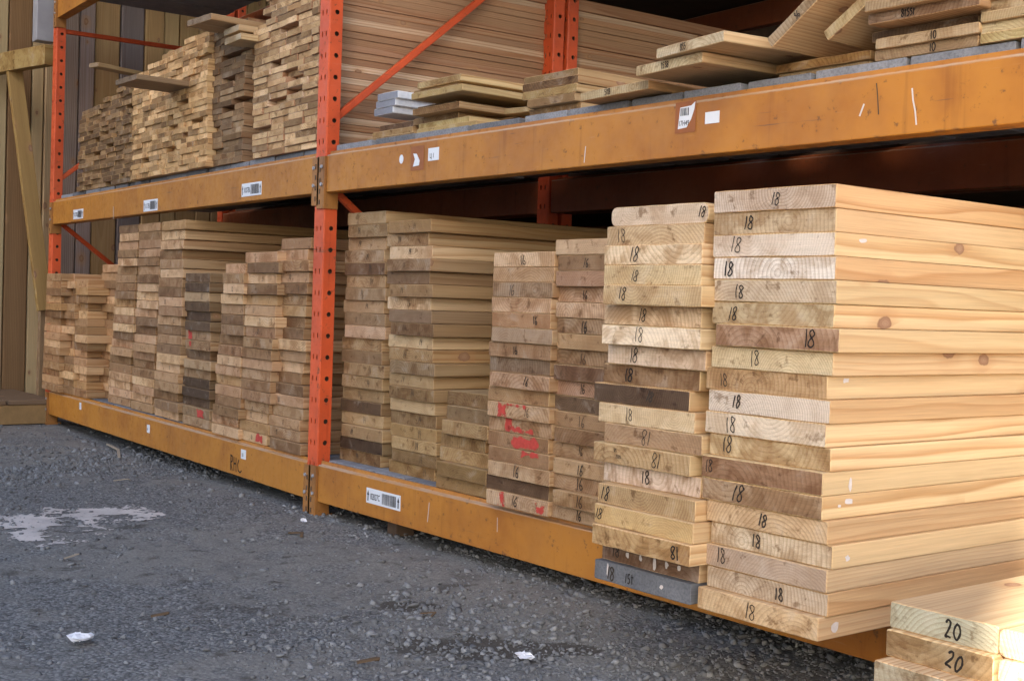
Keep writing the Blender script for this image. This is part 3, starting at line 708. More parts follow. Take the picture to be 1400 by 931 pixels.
def column(bay, top, bot, zdeck, tones, label, group, L, name='plank', cat='board', n=None, t=T2, dep=0.0, jit=.012, marks=None, mh=.022,
           pl=None, pr=None, prot=None, fresh=.7, wid=None, mass=None, ink=None, markprob=1.0, k=1.0, big=.02, xj=.004, squeeze=True, keep=.5, rad=.0035, gap=.0009):
    """top/bot = (px left, px right, py) of the column's front at its first and last row; boards are stacked up from the deck."""
    ztop = bay.at(top[0], top[2], dep+(prot[0] if prot else 0)).z
    if n is None: n = max(1, round((ztop-zdeck)/(t*1.012)))
    pitch = (ztop-zdeck)/n if squeeze else t*1.012
    out = []
    for i in range(n):
        fr = (i+.5)/n
        py = top[2]+(bot[2]-top[2])*fr
        a = pl[i] if pl else top[0]+(bot[0]-top[0])*fr
        b = pr[i] if pr else top[1]+(bot[1]-top[1])*fr
        p = prot[i] if prot else random.uniform(-jit, jit) - (random.uniform(0, big) if random.random() < .06 else 0)
        zz = zdeck+pitch*(n-1-i)
        d_ = dep+p
        x0 = bay.x(a, py, d_); x1 = bay.x(b, py, d_)
        w_ = wid or round((x1-x0-.007+random.uniform(-.008, .004))*200)/200
        xc = (x0+w_/2 if wid else (x0+x1)/2) + random.uniform(-xj, xj)
        tn = tones[i] if i < len(tones) else random.choice(tones)
        if isinstance(tones, dict): pass
        q_ = random.uniform(-5, 5); tn = tuple(max(20, min(235, c+q_)) for c in woodtone(tn, keep))
        pos = bay.P(xc, d_, zz); ang = bay.a+math.radians(random.uniform(-.22, .22))
        tt = pitch-gap
        if mass is not None:
            me_ = board_mesh(w_, tt, L, var=random.randrange(4))
            M = Matrix.Translation(pos) @ Matrix.Rotation(ang, 4, 'Z')
            vs = [v.co.copy() for v in me_.vertices]
            mass.add([M @ v for v in vs], [tuple(f.vertices) for f in me_.polygons], 0, vs, tone=lin(tn, k)+(fresh,), rnd=random.random())
            continue
        o = board(name, w_, round(tt, 4), L, pos, ang, tn, fresh, rad, k=k)
        tag(o, label.format(tone=tone_word(tn), nth=nth(i)).strip().capitalize(), cat, group)
        if marks and random.random() < markprob:
            mk = marks[i] if isinstance(marks, list) else marks
            if mk:
                if isinstance(mk, tuple): body, mpx = mk; kw = {}
                else: body, mpx, kw = mk, a+(b-a)*random.uniform(.25, .75), {}
                if body.startswith('!'): body = body[1:]; kw = dict(flip=True)
                dx = bay.x(mpx, py, d_)-xc
                lim = w_/2-mh*.55; dx = max(-lim, min(lim, dx))
                mark(o, body, dx, tt*.5+random.uniform(-.002, .003), mh*random.uniform(.80, 1.16), mh*random.choice((.075, .09, .105, .125)), mat=ink or random.choice((M_INK, M_INK, M_INK3)), slant=random.uniform(-.10, .25), rot=random.uniform(-.16, .12), jit=.10, **kw)
        out.append((o, pitch))
    return out

# --- grey shelf boards that carry everything (they lie across the beams)
def decks(bay, x0, x1, ztop, where, t=.036, wd=.235, gap=.006, fromend='central post', rev=False):
    x = x0; i = 0; L = []
    while x < x1-.08:
        w_ = min(wd*random.choice((1.0, 1.0, .78, 1.2)), x1-x)
        L.append((x, w_)); x += w_+gap*random.uniform(.4, 2)
    if rev: L = L[::-1]
    for i, (x, w_) in enumerate(L):
        o = board('shelf_board', round(w_, 2)-.002, t, .86, bay.P(x+w_/2, .030+random.uniform(0, .012), ztop-t-random.uniform(0, .003)), bay.a+math.radians(random.uniform(-.3, .3)), (120, 120, 128), .0, mat=M_GREY)
        tag(o, f'Grey shelf board, {nth(i)} from the {fromend}, {where}', 'shelf board', 'grey shelf boards laid across the rack beams')
decks(RB, .012, RLEN-.02, D_LO, 'under the stacks marked 14 to 18')
decks(RB, .012, RLEN-.02, D_UP, 'on the open upper shelf')
decks(LB, -LLEN+.02, -.012, D_LO, 'under the lower packed columns', rev=True)
decks(LB, -LLEN+.02, -.012, D_UP, 'under the upper packed columns', rev=True)

decks(RB, .012, RLEN-.02, Z_TH+BH+.033, 'on the top beams', wd=.30)  # top decks added to keep sun off the upper shelves
decks(LB, -LLEN+.02, -.012, Z_TH+BH+.033, 'on the top beams of the end bay', rev=True, wd=.30)

def back_sheets():  # sheets added to stop sun falling in behind the front decks
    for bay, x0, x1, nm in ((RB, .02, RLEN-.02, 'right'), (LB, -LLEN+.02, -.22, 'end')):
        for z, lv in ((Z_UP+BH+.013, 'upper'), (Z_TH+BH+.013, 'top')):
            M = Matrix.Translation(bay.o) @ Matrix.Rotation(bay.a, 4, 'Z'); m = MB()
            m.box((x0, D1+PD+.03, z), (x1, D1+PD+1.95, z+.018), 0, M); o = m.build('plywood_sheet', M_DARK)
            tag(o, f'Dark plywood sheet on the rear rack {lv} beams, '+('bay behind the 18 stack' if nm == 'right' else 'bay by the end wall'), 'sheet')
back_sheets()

# --- the two 18 columns at the front; end tones raised partly as brighter daylight
Y18 = 1.7717-YB
def px3(v, o, s): return [o+a/s for a in v]
R_l = px3([105,105,101,103,105,97,110,93,73,82], 940, 2.908)+px3([68,85,53,53,72,88,68,72,35], 940, 2.908)
R_r = px3([613,605,600,598,597,592,597,583,560,562], 940, 2.908)+px3([548,557,538,537,554,571,548,544,505], 940, 2.908)
R_t = [(190,172,152),(178,155,122),(196,180,160),(205,194,178),(182,162,135),(172,152,118),(155,122,95),(190,170,132),(165,132,92),(192,176,156),(196,178,152),(178,154,115),(132,98,70),(148,120,90),(180,150,112),(192,172,142),(158,135,112),(178,158,132),(185,155,115)]
R_m = [('18', p) for p in (1062,1025,1008,998,1012,1003,1108,1033,990,1008,1000,995,970,1010,1044,1035,986,1066,1026)]
R_pr = [0,.004,0,0,-.003,0,-.012,0,.004,0,0,.006,-.012,-.010,-.004,0,-.006,-.002,-.018]
colR = column(RB, (976, 1152, 262), (952, 1114, 872), D_LO-.006, R_t, '{tone} board end marked 18, {nth} from the top of the bright-sided stack', 'boards marked 18 in the bright-sided stack', 5.4, n=19,
       pl=R_l, pr=R_r, prot=[Y18+a for a in R_pr], marks=R_m, mh=.027, fresh=1.0, wid=.283, k=1.20, xj=0, keep=.9, rad=.0022, gap=.0005)
L_l = [836,830,826,825,824,826,823,831,825,812,818,826,811,825,817,813,809,823,812]
L_t = [(190,175,155),(182,160,125),(200,182,150),(188,170,130),(184,160,120),(192,170,140),(205,192,168),(190,172,152),(128,98,68),(88,68,52),(188,168,132),(150,120,90),(170,142,102),(185,170,155),(165,138,98),(182,152,100),(165,132,85),(120,92,72),(112,104,100)]
L_m = [('18',964),('18',851),('18',869),('18',869),('18',852),('18',880),('18',875),('18',868),('18',861),('18',890),('18',861),('!18',883),('!18',897),('18',884),('18',829),('18',820),('!18',923),('18',843),('18',836)]
L_p = [.02,.012,-.012,-.016,-.035,-.004,-.024,0,.01,0,-.002,-.004,-.016,0,-.030,-.040,-.050,0,-.016]
colL = column(RB, (836, 975, 284), (812, 948, 800), D_LO-.006, L_t, '{tone} board end marked 18, {nth} from top, stack beside the 16 boards', 'boards marked 18 beside the 16 boards', 5.4, n=19,
       pl=L_l, pr=L_l, prot=[Y18+a for a in L_p], marks=L_m, mh=.026, fresh=.85, wid=.276, k=1.18, xj=0, keep=.72, rad=.0025, gap=.0006)
o = colL[0][0]; o.data = board_mesh(.276, .040, 5.4, .014, 1)
o['label'] = 'Round-cornered rough board end marked 18, topmost in the 18 stack beside the 16 boards'
o = colL[18][0]; o.data = board_mesh(.276, .040, 5.4, .0035, 2, mat=M_GREY); o['label'] = 'Weathered grey board, lowest in the 18 stack beside the 16 boards'
colR[18][0]['label'] = 'Light tan board marked 18 jutting forward, lowest of the bright-sided stack'
mark(colL[18][0], '15t', -.03, .018, .020, .0025); mark(colL[12][0], 'st5', -.07, .028, .007, .0012, mat=M_INK2); mark(colL[12][0], 't5sts', -.06, .016, .007, .0012, mat=M_INK2)
def dab(o, dx, dz, w_, h, mat, name='paint_dab', side=False, seed=0, n=9):
    r = random.Random(seed); m = MB(); pts = []
    for k in range(n):
        t = 2*math.pi*k/n; q_ = r.uniform(.6, 1.1); pts.append((dx+w_/2*math.cos(t)*q_, dz+h/2*math.sin(t)*q_))
    if side: xs = side; m.add([(xs, a, c) for a, c in pts], [tuple(range(n))])
    else: m.add([(a, -.0016, c) for a, c in pts], [tuple(range(n))])
    b = m.build(name, mat); b.parent = o
for dx in (-.06, -.022, .052, .085): dab(colL[17][0], dx, .020, .010, .016, M_CHALK, seed=int(dx*1000)+100)
dab(colL[17][0], .018, .020, .012, .034, M_CHALK, seed=4); dab(colL[18][0], -.095, .022, .006, .034, M_CHALK, seed=5); dab(colL[18][0], .06, .02, .012, .010, M_CHALK, seed=6)
for i, dy, dz, w_, h in ((2, .075, .030, .022, .010), (8, .05, .033, .022, .010), (12, .075, .017, .012, .028), (13, .07, .028, .03, .012), (13, .045, .022, .012, .006), (15, .04, .017, .014, .012), (18, .045, .020, .026, .024)):
    dab(colR[i][0], dy, dz, w_, h, M_CHALK, side=.283/2+.0008, seed=i)

# --- 16 columns
A16 = [(188,165,138),(170,135,100),(150,125,102),(185,155,130),(165,120,85),(150,128,108),(150,112,80),(118,98,80),(165,130,105),(160,128,92),(175,145,115),(168,135,105),(150,112,80),(150,112,80),(172,148,120),(100,72,52),(175,150,125)]
B16 = [(178,155,128),(140,108,78),(160,118,95),(178,150,130),(190,162,138),(150,122,95),(165,132,92),(150,122,95),(118,82,60),(170,130,112),(105,80,60),(150,115,80),(135,95,62),(155,125,95),(172,142,105),(155,122,90),(162,130,92),(165,138,110)]
m16 = ['16', '', '16', '', '16', '', '16', '', '16', '', '16', '', '', '', '16', '', '16']
cA = column(RB, (672, 757, 345), (664, 752, 690), D_LO, A16, '{tone} board end, {nth} from the top, in the 16 stack with red paint', 'boards marked 16 with red paint', 4.8, dep=-.03, marks=m16+['']*6, mh=.027, fresh=.45, jit=.010, n=17, k=TK,
       prot=None, xj=.008)
cB = column(RB, (761, 846, 328), (752, 836, 706), D_LO, B16, '{tone} board end, {nth} from the top, in the 16 stack touching the 18 boards', 'boards marked 16 touching the 18 boards', 4.8, dep=-.02, marks=[('16', 803-i*.6) if i % 2 == 1 or i > 12 else '' for i in range(24)], mh=.026, fresh=.45, jit=.012, n=18, k=TK, xj=.006)
def redmark(o, x0, z0, x1, z1, seed):
    c = .0016; xs = np.arange(x0-.008, x1+.008, c); zs = np.arange(max(z0-.006, .001), min(z1+.006, .0395), c)
    X, Z = np.meshgrid(xs, zs)
    ex = np.minimum(X-x0, x1-X)/.010; ez = np.minimum(Z-z0, z1-Z)/.007
    f = np.clip(np.minimum(ex, ez), -2, 1.0)*.55 + (fbm(X+seed, Z+3*seed, 60, seed, 3)-.5)*1.7 + (rng.random(X.shape)-.5)*.30
    m = MB()
    for a, b in zip(X[f > 0], Z[f > 0]): m.add([(a, -.0015, b), (a+c, -.0015, b), (a+c, -.0015, b+c), (a, -.0015, b+c)], [(0, 1, 2, 3)])
    if m.v: b = m.build('red_paint_mark', M_RED); b.parent = o
for i, x0, z0, x1, z1 in ((10, -.080, .006, -.045, .038), (10, -.045, .032, .03, .0385), (11, -.055, .004, -.040, .036), (11, -.042, .004, .060, .014), (12, -.02, .002, .085, .034), (13, .02, .026, .09, .0385), (16, -.075, .003, -.055, .036), (16, .085, .004, .115, .024)):
    if i < len(cA): redmark(cA[i][0], x0, z0, x1, z1, i)

# --- 14 columns
A14 = [(165,145,110),(150,130,98),(168,138,105),(150,125,98),(115,82,58),(160,128,92),(140,112,80),(165,135,102),(140,112,82),(178,148,125),(158,132,92),(130,100,68),(145,115,75),(150,122,82),(150,125,85),(95,68,45),(165,140,98),(150,120,80),(80,58,42),(140,112,75)]
B14 = [(150,115,70),(165,140,108),(190,172,145),(140,110,82),(120,90,65),(145,112,72),(195,180,155),(125,98,75),(120,85,52),(180,165,130),(155,125,82),(130,105,72),(160,138,98),(130,100,60),(170,148,108),(135,108,70),(150,118,65),(165,138,88),(130,100,58)]
C14 = [(125,92,52),(120,95,62),(160,135,92),(145,115,68),(160,130,82),(135,105,58),(150,118,70)]
column(RB, (474, 529, 292), (463, 522, 622), D_LO, A14, '{tone} board end, {nth} from top, 14 stack beside the central orange post', 'boards marked 14 beside the central post', 4.2, dep=.085, marks='14', mh=.021, fresh=.35, jit=.014, markprob=.8, ink=M_INK2, n=20, xj=.010, k=TK)
column(RB, (529, 589, 303), (533, 598, 648), D_LO, B14, '{tone} board end, {nth} from the top, in the middle stack marked 14', 'boards marked 14 in the middle stack', 4.2, dep=.065, marks='14', mh=.021, fresh=.30, jit=.014, markprob=.75, ink=M_INK2, n=20, xj=.010, k=TK)
column(RB, (612, 672, 533), (592, 664, 670), D_LO, C14, '{tone} board end, {nth} from top, short stack beside the red-marked 16 boards', 'boards in the short stack beside the 16 boards', 4.2, dep=.02, fresh=.4, jit=.016, xj=.008, k=TK)

# --- packed lower left bay
PAL = [(176,136,98),(162,126,88),(192,156,120),(150,110,74),(182,140,108),(140,104,72),(198,164,130),(166,130,96),(132,96,66),(176,134,84),(160,118,86),(188,146,114),(200,168,128),(142,104,66)]
DRK = [(110,82,58),(92,68,50),(165,140,108),(100,74,52),(84,60,44),(96,70,50),(160,128,98),(158,128,96),(120,92,68),(165,138,104),(150,120,86),(84,62,46),(78,56,42),(92,66,46),(140,112,80),(165,138,108)]
heap = MB()
G = 'lower left packed columns of boards'
for tb in (((64, 85, 374), (57, 80, 522)), ((86, 103, 374), (80, 100, 534)), ((103, 121, 382), (100, 118, 541))):
    column(LB, tb[0], tb[1], D_LO, random.sample(PAL, 12)+random.sample(PAL, 8), '', '', 3.2, dep=-.02 if tb[0][0] == 64 else .01, mass=heap, fresh=.25, k=TK, jit=.02)
column(LB, (140, 163, 362), (122, 146, 553), D_LO, random.sample(PAL, 12)+random.sample(PAL, 9), '', '', 3.2, dep=.10, mass=heap, fresh=.25, k=TK, jit=.02)
o = heap.build('stacked_planks', M_WOODM, attrs=True); tag(o, 'low packed rows of small tan boards by the rack end post', 'boards', kind='stuff')
ords = ['seventh', 'sixth', 'fifth', 'fourth', 'third', 'second', 'first']
cols = [((164, 190, 309), (146, 177, 560), .06, 3.6, PAL), ((191, 221, 306), (178, 208, 568), .04, 3.6, PAL), ((221, 253, 304), (209, 243, 577), .02, 3.6, PAL),
        ((254, 288, 373), (248, 287, 581), .02, 3.2, DRK), ((307, 336, 360), (288, 326, 594), .0, 3.2, PAL), ((337, 382, 345), (326, 365, 603), .0, 3.2, PAL), ((383, 424, 326), (366, 411, 612), .02, 3.2, PAL)]
for c_, od in zip(cols, ords):
    t_ = c_[4] if c_[4] is DRK else random.sample(PAL, 12)+random.sample(PAL, 12)
    where = f'{od} column from central post'
    r_ = column(LB, c_[0], c_[1], D_LO, t_, '{tone} board end, {nth} from top, '+where+', lower shelf', G, c_[3], dep=c_[2], fresh=.25, marks='12', mh=.018, markprob=.5, ink=M_INK2, jit=.020, xj=.013, gap=.0016, k=TK)
    if c_[4] is DRK:
        redmark(r_[6][0], -.10, .006, -.06, .036, 3); redmark(r_[7][0], -.10, .01, -.07, .030, 4); redmark(r_[-2][0], .02, .004, .09, .03, 5)
    if od == 'second': redmark(r_[-1][0], .03, .008, .09, .034, 8)

# --- thin boards packed on the upper left shelf
LT = [(192,166,122),(178,150,104),(204,180,138),(160,130,86),(188,160,112),(142,110,70),(196,170,126),(170,140,94)]
TN = .0228
def course_block(px0, px1, ytop, ybot, label, group, dep, pal, widths, L, name, mass=None, lean=0, jit=.012, fresh=.5, k=TK, t=TN, zmax=None, topfn=None, start=0):
    """Bonded block of thin boards laid course upon course, each course split into random widths."""
    xa0, xb0 = LB.x(px0[0], ytop, dep), LB.x(px1[0], ytop, dep); xa1, xb1 = LB.x(px0[1], ybot, dep), LB.x(px1[1], ybot, dep)
    z1 = LB.at(px0[0], ytop, dep).z if zmax is None else zmax
    n = round((z1-D_UP)/(t*1.02)); cnt = 0
    for i in range(n):
        zz = D_UP+i*t*1.02; fr = i/max(n-1, 1)
        xa = xa1+(xa0-xa1)*fr+random.uniform(-.003, .003); xb = xb1+(xb0-xb1)*fr+random.uniform(-.003, .003)
        x = xa; j = 0; ws = []
        while x < xb-.03:
            w_ = random.choice(widths)
            if xb-x-w_ < .045: w_ = xb-x
            if topfn and zz > topfn((x-xa)/(xb-xa)): x += w_; continue
            ws.append((x, w_)); x += w_
        for j, (x, w_) in enumerate(ws):
            w_ = round(w_*200)/200; p = dep+random.uniform(-jit, jit)*.45+(random.uniform(.01, .05) if random.random() < .06 else 0)
            pos = LB.P(x+w_/2, p, zz); ang = LB.a+math.radians(random.uniform(-.3, .3)); q_ = random.uniform(-12, 12); tn = tuple(max(20, c+q_) for c in woodtone(random.choice(pal), .4))
            if mass is not None:
                me_ = board_mesh(w_-.002, t, L, .002, random.randrange(3)); M = Matrix.Translation(pos) @ Matrix.Rotation(ang, 4, 'Z')
                vs = [v.co.copy() for v in me_.vertices]
                mass.add([M @ v for v in vs], [tuple(f.vertices) for f in me_.polygons], 0, vs, tone=lin(tn, k)+(fresh,), rnd=random.random())
            else:
                o = board(name, w_-.002, t, L, pos, ang, tn, fresh, .002, random.randrange(3), k=k, mat=M_CEDAR)
                tag(o, label.format(tone=tone_word(tn), course=nth(i), nth=nth(len(ws)-1-j)).capitalize(), 'thin board', group)
            cnt += 1
    return cnt
c1 = course_block((346, 345), (438, 432), 20, 224, '{tone} thin board, {course} course up, {nth} from central post, tall upper block', 'thin boards in the tall upper block', .02, LT, [.14, .14, .12, .16, .09], 4.6, 'thin_board', zmax=GZ+1.22,
     topfn=lambda u: GZ+1.02+.20*min(1, u*2.2), fresh=.80)
c2 = course_block((285, 283), (337, 330), 47, 236, '{tone} thin board, {course} course up, {nth} from tall block, darker upper block', 'thin boards in the darker narrow upper block', .025, [(128,98,62),(110,82,52),(140,110,72),(118,90,60),(150,122,84)], [.14, .16, .12], 3.0, 'thin_board', fresh=.3)
heap = MB()
course_block((182, 180), (284, 282), 82, 246, '', '', .0, LT, [.09, .14, .12, .07], 2.6, 'thin_board', mass=heap, zmax=GZ+1.10, topfn=lambda u: GZ+1.00+.10*u, jit=.016)
course_block((112, 106), (180, 179), 118, 262, '', '', .02, [(128,100,68),(112,86,58),(140,112,76),(104,78,52),(122,94,62)], [.09, .14, .12], 2.4, 'thin_board', mass=heap, zmax=GZ+1.00, topfn=lambda u: GZ+.92+.07*u, jit=.022)
o = heap.build('thin_boards', M_WOODM, attrs=True); tag(o, 'packed mass of thin tan boards beside the rack end post on the upper shelf', 'thin boards', kind='stuff')
print('thin boards', c1, c2)
# loose pieces lying on top of those blocks
def loose(bay, px, py, w_, t, L, tone, label, dep=0.0, fresh=.6, ang=0.0, tilt=(0, 0), name='plank', z=None, rad=.0035, k=TK, cat='board', grp=None, mat=None):
    """px, py = the front end's lower middle."""
    p = bay.at(px, py, dep)
    if z is not None: p = Vector((p.x, p.y, z))
    o = board(name, w_, t, L, p, 0, tone, fresh, rad, k=k, mat=mat); o.rotation_euler = (tilt[0], tilt[1], bay.a+ang)
    return tag(o, label, cat, grp)
loose(LB, 272, 32, .20, .024, 2.2, (140,118,92), 'Wide thin board jutting out on top of the darker narrow block', dep=-.14, ang=.10)
loose(LB, 283, 38, .16, .024, 2.4, (150,128,100), 'Thin board lying just under the jutting board on the darker narrow block', dep=-.05, ang=.02)
loose(LB, 316, 46, .15, .024, 2.6, (170,150,120), 'Light thin board stepped above the darker narrow block', dep=-.04)
loose(LB, 318, 58, .16, .024, 2.6, (165,145,112), 'Second light thin board stepped above the darker narrow block', dep=-.05)
loose(LB, 172, 113, .23, .022, 1.7, (118,96,72), 'Wide brown board cantilevered flat above the packed thin boards', dep=-.24, ang=.06, fresh=.2)
loose(LB, 128, 92, .08, .022, 1.3, (135,112,84), 'Narrow thin stick lying near the wall above the packed thin boards', dep=.10, ang=.35)

# --- odd pieces along the open upper shelf
def pile(px0, px1, py, dep, specs, label, group, L=3.4, fresh=.55, z0=None, t=T2, marks=None):
    z = z0 if z0 is not None else D_UP
    out = []
    for i, (tone, dx0, dx1, dd) in enumerate(specs):                       # bottom first
        py_i = py-(z-D_UP)*F_PX/4.0
        d_ = dep+dd; x0 = RB.x(px0+dx0, py_i, d_); x1 = RB.x(px1+dx1, py_i, d_)
        o = board('plank', round((x1-x0)*200)/200, t, L, RB.P((x0+x1)/2, d_, z), math.radians(random.uniform(-.8, .8)), tone, fresh, k=TK)
        tag(o, label.format(nth=nth(len(specs)-1-i), tone=tone_word(tone)).capitalize(), 'board', group); out.append(o); z += t+.0006
    return out
U4 = 'offcut boards along the open upper shelf'
p1 = pile(505, 566, 190, .10, [((135,108,72), -4, 0, 0), ((150,120,78), 4, -2, .01), ((95,70,48), 14, 0, .02)], '{tone} short board, {nth} from the top of the low pile under the white boards', U4, t=.020)
for i in range(3):
    p = RB.at(524+i*4, 157, .13)
    o = board('painted_board', .125, .024, 1.9, Vector((p.x, p.y-.004*i, p.z+i*.0245)), math.radians(-1.5+i), (150, 155, 168), .0, mat=M_PAINTW)
    tag(o, ['Lowest', 'Middle', 'Topmost'][i]+' of three thin white painted boards on the upper shelf', 'painted board', 'white painted boards')
p2 = pile(570, 650, 180, .08, [((165,138,88), 0, 0, 0), ((172,148,96), 2, -8, .02), ((120,92,58), -4, -24, .03), ((140,108,70), -6, -22, -.01), ((110,84,54), 0, -26, .05), ((160,132,84), -8, -18, -.04), ((150,118,76), -4, -24, .01), ((170,145,100), 0, -20, 0)], '{tone} board, {nth} from the top of the pile beside the white painted boards', U4, t=.0205)
offs = [((150,122,84), 640, 715, 166, .16, .10), ((172,146,104), 650, 700, 162, .20, -.22), ((130,100,64), 660, 716, 158, .24, .16), ((160,134,92), 690, 722, 154, .20, .05)]
for i, (tn_, a_, b_, py_, dp_, an_) in enumerate(offs):
    x0, x1 = RB.x(a_, py_, dp_), RB.x(b_, py_, dp_)
    o = board('plank', round((x1-x0)*200)/200, .0165, 1.6, RB.P((x0+x1)/2, dp_, D_UP+i*.0172), an_, tn_, .5); o.rotation_euler.y = (-.02, .03, -.03, .02)[i] if i else 0
    tag(o, f'Splintered thin offcut, {nth(3-i)} from the top, between two piles on the upper shelf', 'board', 'splintered offcuts')
p3 = pile(716, 792, 156, .05, [((135,105,68), 8, 2, .02), ((128,98,62), 4, -6, .0), ((150,122,76), -2, -4, .0), ((110,82,52), -2, -2, 0), ((125,98,62), 0, -2, .02)], '{tone} board, {nth} from the top of the pile standing before the rear orange post', U4, t=.0225)
q1 = loose(RB, 838, 139, .25, .022, 2.6, (172,150,112), 'Pale rough plank lying flat and tilted on the upper shelf beam', dep=-.02, tilt=(0, -.02), z=D_UP+.003, fresh=.8)
q2 = loose(RB, 912, 123, .24, .024, 2.9, (188,166,126), 'Lower of two pale planks jutting over the upper shelf beam', dep=-.07, z=D_UP+.030, fresh=.9, ang=-.10)
q3 = loose(RB, 940, 112, .25, .024, 2.9, (186,164,128), 'Upper of two pale planks jutting over the upper shelf beam', dep=-.10, z=D_UP+.056, fresh=.9, ang=-.16)
p4 = pile(1064, 1190, 97, .10, [((150,125,88), 0, 0, 0), ((148,112,66), -4, 0, -.01)], '{tone} thin plank, {nth} of the pair under the leaning planks', U4, t=.019)
p5 = pile(1196, 1336, 80, .03, [((140,115,84), 0, 0, .01), ((165,140,106), 0, 2, 0), ((100,78,56), -4, 0, .03), ((130,104,80), -10, 2, -.03), ((150,125,92), -16, -20, -.05)], '{tone} board, {nth} from the top of the pile marked 10', U4, t=.0215)
for o in p5[:2]: mark(o, '10', .02, .011, .017, .0026, rot=.03)
mark(p5[3], '8t5st', -.03, .011, .014, .0026, mat=M_INK); 
p6 = pile(1340, 1470, 60, .03, [((165,145,98), 0, 0, 0), ((172,152,112), 0, 0, .01), ((165,142,104), 0, 0, 0), ((160,138,104), 0, 0, .01), ((168,146,112), 0, 0, .0), ((150,126,92), 0, 0, .01)], '{tone} board, {nth} from the top of the pile beside the pile marked 10', U4, t=.0195)
for o in p6[1:]: mark(o, 'st5', .04, .010, .014, .0024, mat=M_INK2)
q4 = loose(RB, 1118, 58, .30, .026, 3.0, (150,128,98), 'Wide plank leaning steeply with its warm underside showing', dep=-.03, tilt=(0, -.60), fresh=.9, z=D_UP+.040+.092)
loose(RB, 1187, 44, .24, .024, 2.8, (160,138,98), 'Narrow plank leaning behind the wide leaning plank', dep=.01, tilt=(0, -.56), fresh=.8, z=D_UP+.038+.078)

for q_, b_, dx in ((q1, '5t8', -.02), (q2, 't5s8', -.01), (q3, '8s5', -.02), (q4, 's6', -.06)): mark(q_, b_, dx, .012, .015, .0024, mat=M_INK3, rot=.04)

# --- stack marked 20 at the corner
Y20 = 1.6358
def stack20():
    ztop = GZ-.4275; t = .0400; pt = .0404
    tn = [(176,168,140), (160,135,98), (172,158,130), (165,140,104), (160,138,104)]
    lx = [1217, 1211, 1195, 1205, 1210]; dd = [0, -.012, -.045, -.01, 0]
    for i in range(5):
        z = ztop-pt*(i+1)
        x0 = atY(lx[i], 838+36*i, Y20+dd[i]).x
        o = board('plank', .178, t, 6.0, Vector((x0+.089, Y20+dd[i], z)), math.radians(.2*(-1)**i), tn[i], .9)
        tag(o, f'{tone_word(tn[i])} board marked 20, {nth(i)} from the top of the low corner stack'.capitalize(), 'board', 'boards marked 20 in the low corner stack')
        if i < 3: mark(o, '20', .02+.01*i, .019, .026, .0035, rot=-.05 - .25*(i == 1))
        o = board('plank', .235, t, 6.0, Vector((x0+.178+.004+.1175, Y20+dd[i]*.3-.004, z)), math.radians(.15), (190,168,130), .9, rad=.010)
        tag(o, f'sunlit round-edged board, {nth(i)} from the top, beside the boards marked 20'.capitalize(), 'board', 'sunlit boards beside the 20 stack')
    zb = ztop-pt*5-.001
    for y in (Y20+.25, Y20+2.6):
        m = MB(); a = atY(1217, 838, Y20).x; m.box((a-.02, y, -.02), (a+.46, y+.09, zb)); o = m.build('support_timber', M_DARK, bevel=.004)
        tag(o, 'dark timber bearer under the low corner stack of 20 boards', 'timber', 'bearers under the corner stack')
stack20()

# ------------------------------------------------------------------ things by the end wall
def bar_thing(name, pts, wd, ht, tone, label, cat, fresh=.1):
    a, b = Vector(pts[0]), Vector(pts[1]); L = (b-a).length; d = (b-a).normalized()
    me_ = board_mesh(wd, ht, round(L, 2), .003, 1); o = bpy.data.objects.new(name, me_); C.objects.link(o)
    xax = Vector((0, 1, 0)) - d*d.y
    if xax.length < .2: xax = Vector((1, 0, 0))-d*d.x
    xax.normalize(); zax = xax.cross(d)
    o.matrix_world = Matrix.Translation(a) @ Matrix((xax, d, zax)).transposed().to_4x4(); o.color = lin(tone)+(fresh,)
    return tag(o, label, cat)
bar_thing('leaning_stick', (atX(60, 425, -7.55), atX(18, 96, -7.75)), .085, .036, (165,135,82), 'Yellow stick leaning diagonally against the end wall', 'board')
bar_thing('wall_stud', (atX(54, 556, -7.62), atX(58, 415, -7.62)), .05, .05, (140,115,88), 'Short upright stud standing under the leaning stick', 'post')
p = atX(0, 85, -7.75)
o = board('rail_board', .80, .040, .13, Vector((-7.78, 2.19, 0)), 0, (165,135,80), .0); o.location = (-7.74, 2.24, atX(35, 95, -7.6).z-.005)
o.data = board_mesh(.62, .112, .06, .003, 2); o.rotation_euler.z = .22; o.location.x = -7.62; tag(o, 'Yellowish crosswise board fixed beside the top of the rack end post', 'board')
def grey_tube():
    p0 = atY(44, 58, 2.30)
    M = Matrix.Translation((p0.x, 2.30, p0.z)) @ Matrix.Rotation(LB.a, 4, 'Z'); m = MB()
    m.box((0, 0, 0), (.095, .105, .75), 0, M); m.box((-.003, -.003, .30), (.098, .108, .306), 0, M)
    o = m.build('steel_tube', M_STEEL, bevel=.006); tag(o, 'Grey square steel tube hanging beside the top of the rack end post', 'tube')
grey_tube()
def platform():
    r = empty('pallet', (-7.75, 2.0, 0), 'Low worn wooden pallet on the gravel by the end wall', 'pallet')
    a = lin((128,100,72))
    for k in range(4):
        y0 = 1.25+k*.285
        o = board('deck_slat', .84, .024, .27, Vector((-7.58, y0, .112)), 0, (118,95,72), .05); del_ = o; o.parent = r; o.matrix_parent_inverse = r.matrix_basis.inverted()
    for x in (-7.95, -7.60, -7.21):
        m = MB(); m.box((x-.045, 1.24, .004), (x+.045, 2.38, .110)); o = m.build('runner', M_YEL, r, bevel=.004)
M_YEL = plain('yellowed_timber', (.30, .19, .085), .8, .2, .35, 20.0, bump=.3)
platform()

